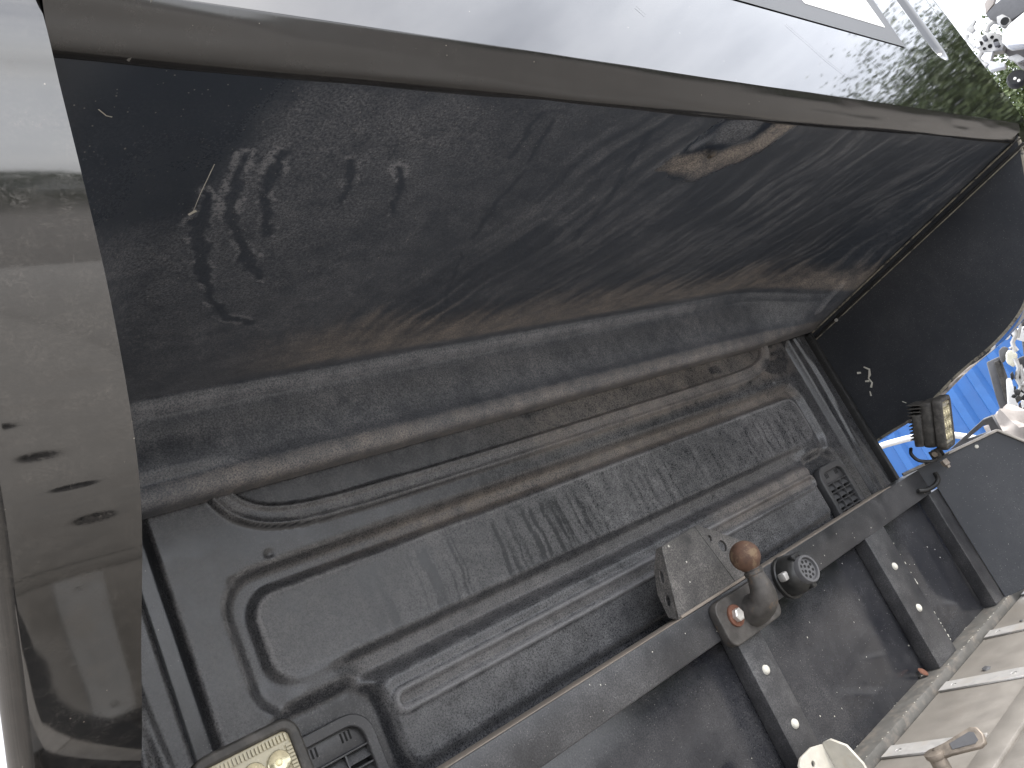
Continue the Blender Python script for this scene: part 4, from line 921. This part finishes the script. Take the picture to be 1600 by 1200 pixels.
o = box('shelf', (12.5, -0.8, 4.9), (14.4, 1.2, 4.995), 'rack_steel', None, 0.006, up=False); o.parent = rk; o.matrix_parent_inverse = Matrix.Translation((-13.4, 0.5, 0))

# ---- parked car beyond the near side of the cab
pc = thing('parked_car', 'red and white parked car glimpsed past the glossy near wing', 'car', loc=(-0.55, 6.5, 0))
prof_ = [(-2.0, 0.35), (-2.05, 0.75), (-1.6, 0.95), (-0.9, 1.05), (-0.35, 1.62), (0.2, 1.75), (1.2, 1.75), (1.85, 1.6), (2.05, 1.0), (2.05, 0.4)]
def car_slab(name, prof_, w, mat, parent, z0=None):
    bm = bmesh.new(); a = [bm.verts.new((-w / 2, p[0], p[1])) for p in prof_]; b = [bm.verts.new((w / 2, p[0], p[1])) for p in prof_]
    bm.faces.new(a); bm.faces.new(b[::-1])
    for i in range(len(a)): bm.faces.new((a[i], a[(i + 1) % len(a)], b[(i + 1) % len(a)], b[i]))
    bmesh.ops.bevel(bm, geom=list(bm.edges), offset=0.06, segments=3, profile=0.5, affect='EDGES')
    return from_bm(name, bm, mat, parent, True)
car_slab('body', prof_, 1.75, 'car_white', pc)
o = box('red_panel', (-0.885, -2.06, 0.45), (0.885, 1.9, 0.98), 'car_red', pc, 0.05, up=False)
for s_ in (-1, 1):
    o = plate('side_window', [(-0.75, 1.08), (1.55, 1.08), (1.45, 1.55), (0.1, 1.62), (-0.28, 1.55)], [], 0.01, Matrix(((0, 0, 1, s_ * 0.876), (1, 0, 0, 0), (0, 1, 0, 0), (0, 0, 0, 1))), 'glass_dark', pc, 0.002)
o = plate('windscreen', [(-0.68, 0), (0.68, 0), (0.6, 0.62), (-0.6, 0.62)], [], 0.01, Matrix(((1, 0, 0, 0), (0, 0.66, -0.75, -0.86), (0, 0.75, 0.66, 1.115), (0, 0, 0, 1))), 'glass_dark', pc, 0.002)
for sx in (-1, 1):
    for yy in (-1.3, 1.35):
        w = lathe_obj('wheel', [(0, -.09), (.2, -.1), (.29, -.1), (.32, -.06), (.32, .06), (.29, .1), (.2, .1), (0, .09)], axis_m((sx * 0.80, yy, 0.32), (1, 0, 0)), 'tyre', pc, 28)
        q = lathe_obj('rim', [(0, .105), (.12, .11), (.19, .102)], axis_m((sx * 0.80, yy, 0.32), (sx, 0, 0)), 'car_silver', pc, 20); q.parent = w
    lathe_obj('headlight', [(0, .03), (.08, .02), (.1, 0)], axis_m((sx * 0.6, -2.05, 0.72), (0, -1, 0)), 'headlamp_cream', pc, 16)

# ---- trees round the yard
def leaf_mesh(seed, n, R, hgt):
    r = np.random.default_rng(seed)
    cl = r.normal(size=(46, 3)); cl /= np.linalg.norm(cl, axis=1)[:, None]; cl *= (r.uniform(0.35, 1.0, (46, 1)) ** 0.6) * np.array([R, R, hgt / 2]) * r.uniform(.8, 1.1, (46, 1))
    cs = r.uniform(0.22, 0.46, 46) * R
    k = r.integers(0, 46, n); p = cl[k] + r.normal(size=(n, 3)) * cs[k, None] * 0.55
    t = r.normal(size=(n, 3)); t /= np.linalg.norm(t, axis=1)[:, None]; b = np.cross(t, r.normal(size=(n, 3))); b /= np.linalg.norm(b, axis=1)[:, None]
    sz = r.uniform(0.035, 0.072, (n, 1))
    V = np.stack([p - t * sz, p + b * sz * 0.55, p + t * sz, p - b * sz * 0.55], 1).reshape(-1, 3)
    me = bpy.data.meshes.new('crown'); me.vertices.add(len(V)); me.vertices.foreach_set('co', V.reshape(-1).astype(np.float32))
    me.loops.add(n * 4); me.loops.foreach_set('vertex_index', np.arange(n * 4, dtype=np.int32)); me.polygons.add(n); me.polygons.foreach_set('loop_start', (np.arange(n) * 4).astype(np.int32)); me.update(calc_edges=True)
    me.materials.append(MAT['leaf']); return me
crowns = [leaf_mesh(3, 60000, 2.6, 6.0), leaf_mesh(4, 60000, 3.0, 5.2)]
bm = bmesh.new(); lathe(bm, [(.24, 0), (.19, .6), (.15, 2.5), (.09, 4.6), (.03, 6.5), (0, 6.6)], Matrix.Identity(4), 10)
for a in range(7):
    an = a * 2.4; z_ = 2.2 + a * 0.5; d = Vector((math.cos(an), math.sin(an), 0.75)).normalized(); lathe(bm, [(.07, 0), (.045, 1.0), (.015, 2.0), (0, 2.05)], axis_m((0, 0, z_), d), 7)
trunk_o = from_bm('trunk', bm, 'bark', None, True); trunk_me = trunk_o.data; bpy.data.objects.remove(trunk_o)
spots = [(26, 4.6, 1.12, 'leafy green tree just below the stacked white car shell'), (29, -3.5, 1.5, None), (28, -7, 1.35, None), (27, -10.5, 1.45, None), (24, -15, 1.3, None), (19, -20, 1.2, None), (31, -0.5, 1.4, None),
         (33, 12, 1.2, None)]
for i, (tx, ty, sc, lb) in enumerate(spots):
    t = thing('tree', lb or 'tall leafy tree mirrored in the far end of the glossy fairing', 'tree', 'trees beside the yard', (tx, ty, 0)); t.scale = (sc, sc, sc); t.rotation_euler.z = i * 1.7
    tr = bpy.data.objects.new('trunk', trunk_me); col.objects.link(tr); tr.parent = t
    c = bpy.data.objects.new('crown', crowns[i % 2]); col.objects.link(c); c.parent = t; c.location = (0, 0, 5.0)

# ---- low wood behind the yard, seen only as a mirrored horizon
r = np.random.default_rng(11); n = 60000
px_ = r.uniform(-90, 60, n); hh_ = 3.2 + 2.6 * fbm(px_ * 0.16, px_ * 0 + 2.0, 15, 4) * 1.6
p = np.stack([px_, -88 - 0.004 * px_ ** 2 * -1 + r.normal(size=n) * 2.0, hh_ * r.uniform(0, 1, n) ** 0.8], 1)
m_ = 26000; qy = r.uniform(-46, 6, m_); qh = 4.6 + 2.4 * fbm(qy * 0.22, qy * 0 + 5.0, 19, 4)
p[:m_] = np.stack([37 + r.normal(size=m_) * 1.5, qy, qh * r.uniform(0, 1, m_) ** 0.8], 1)
t = r.normal(size=(n, 3)); t /= np.linalg.norm(t, axis=1)[:, None]; b = np.cross(t, r.normal(size=(n, 3))); b /= np.linalg.norm(b, axis=1)[:, None]
sz = r.uniform(0.16, 0.36, (n, 1))
V = np.stack([p - t * sz, p + b * sz * 0.6, p + t * sz, p - b * sz * 0.6], 1).reshape(-1, 3)
me = bpy.data.meshes.new('far_wood'); me.vertices.add(len(V)); me.vertices.foreach_set('co', V.reshape(-1).astype(np.float32))
me.loops.add(n * 4); me.loops.foreach_set('vertex_index', np.arange(n * 4, dtype=np.int32)); me.polygons.add(n); me.polygons.foreach_set('loop_start', (np.arange(n) * 4).astype(np.int32)); me.update(calc_edges=True)
o = link('far_wood', me, 'leaf'); tag(o, 'far band of green woodland mirrored in the glossy near wing', 'woodland'); o['kind'] = 'stuff'
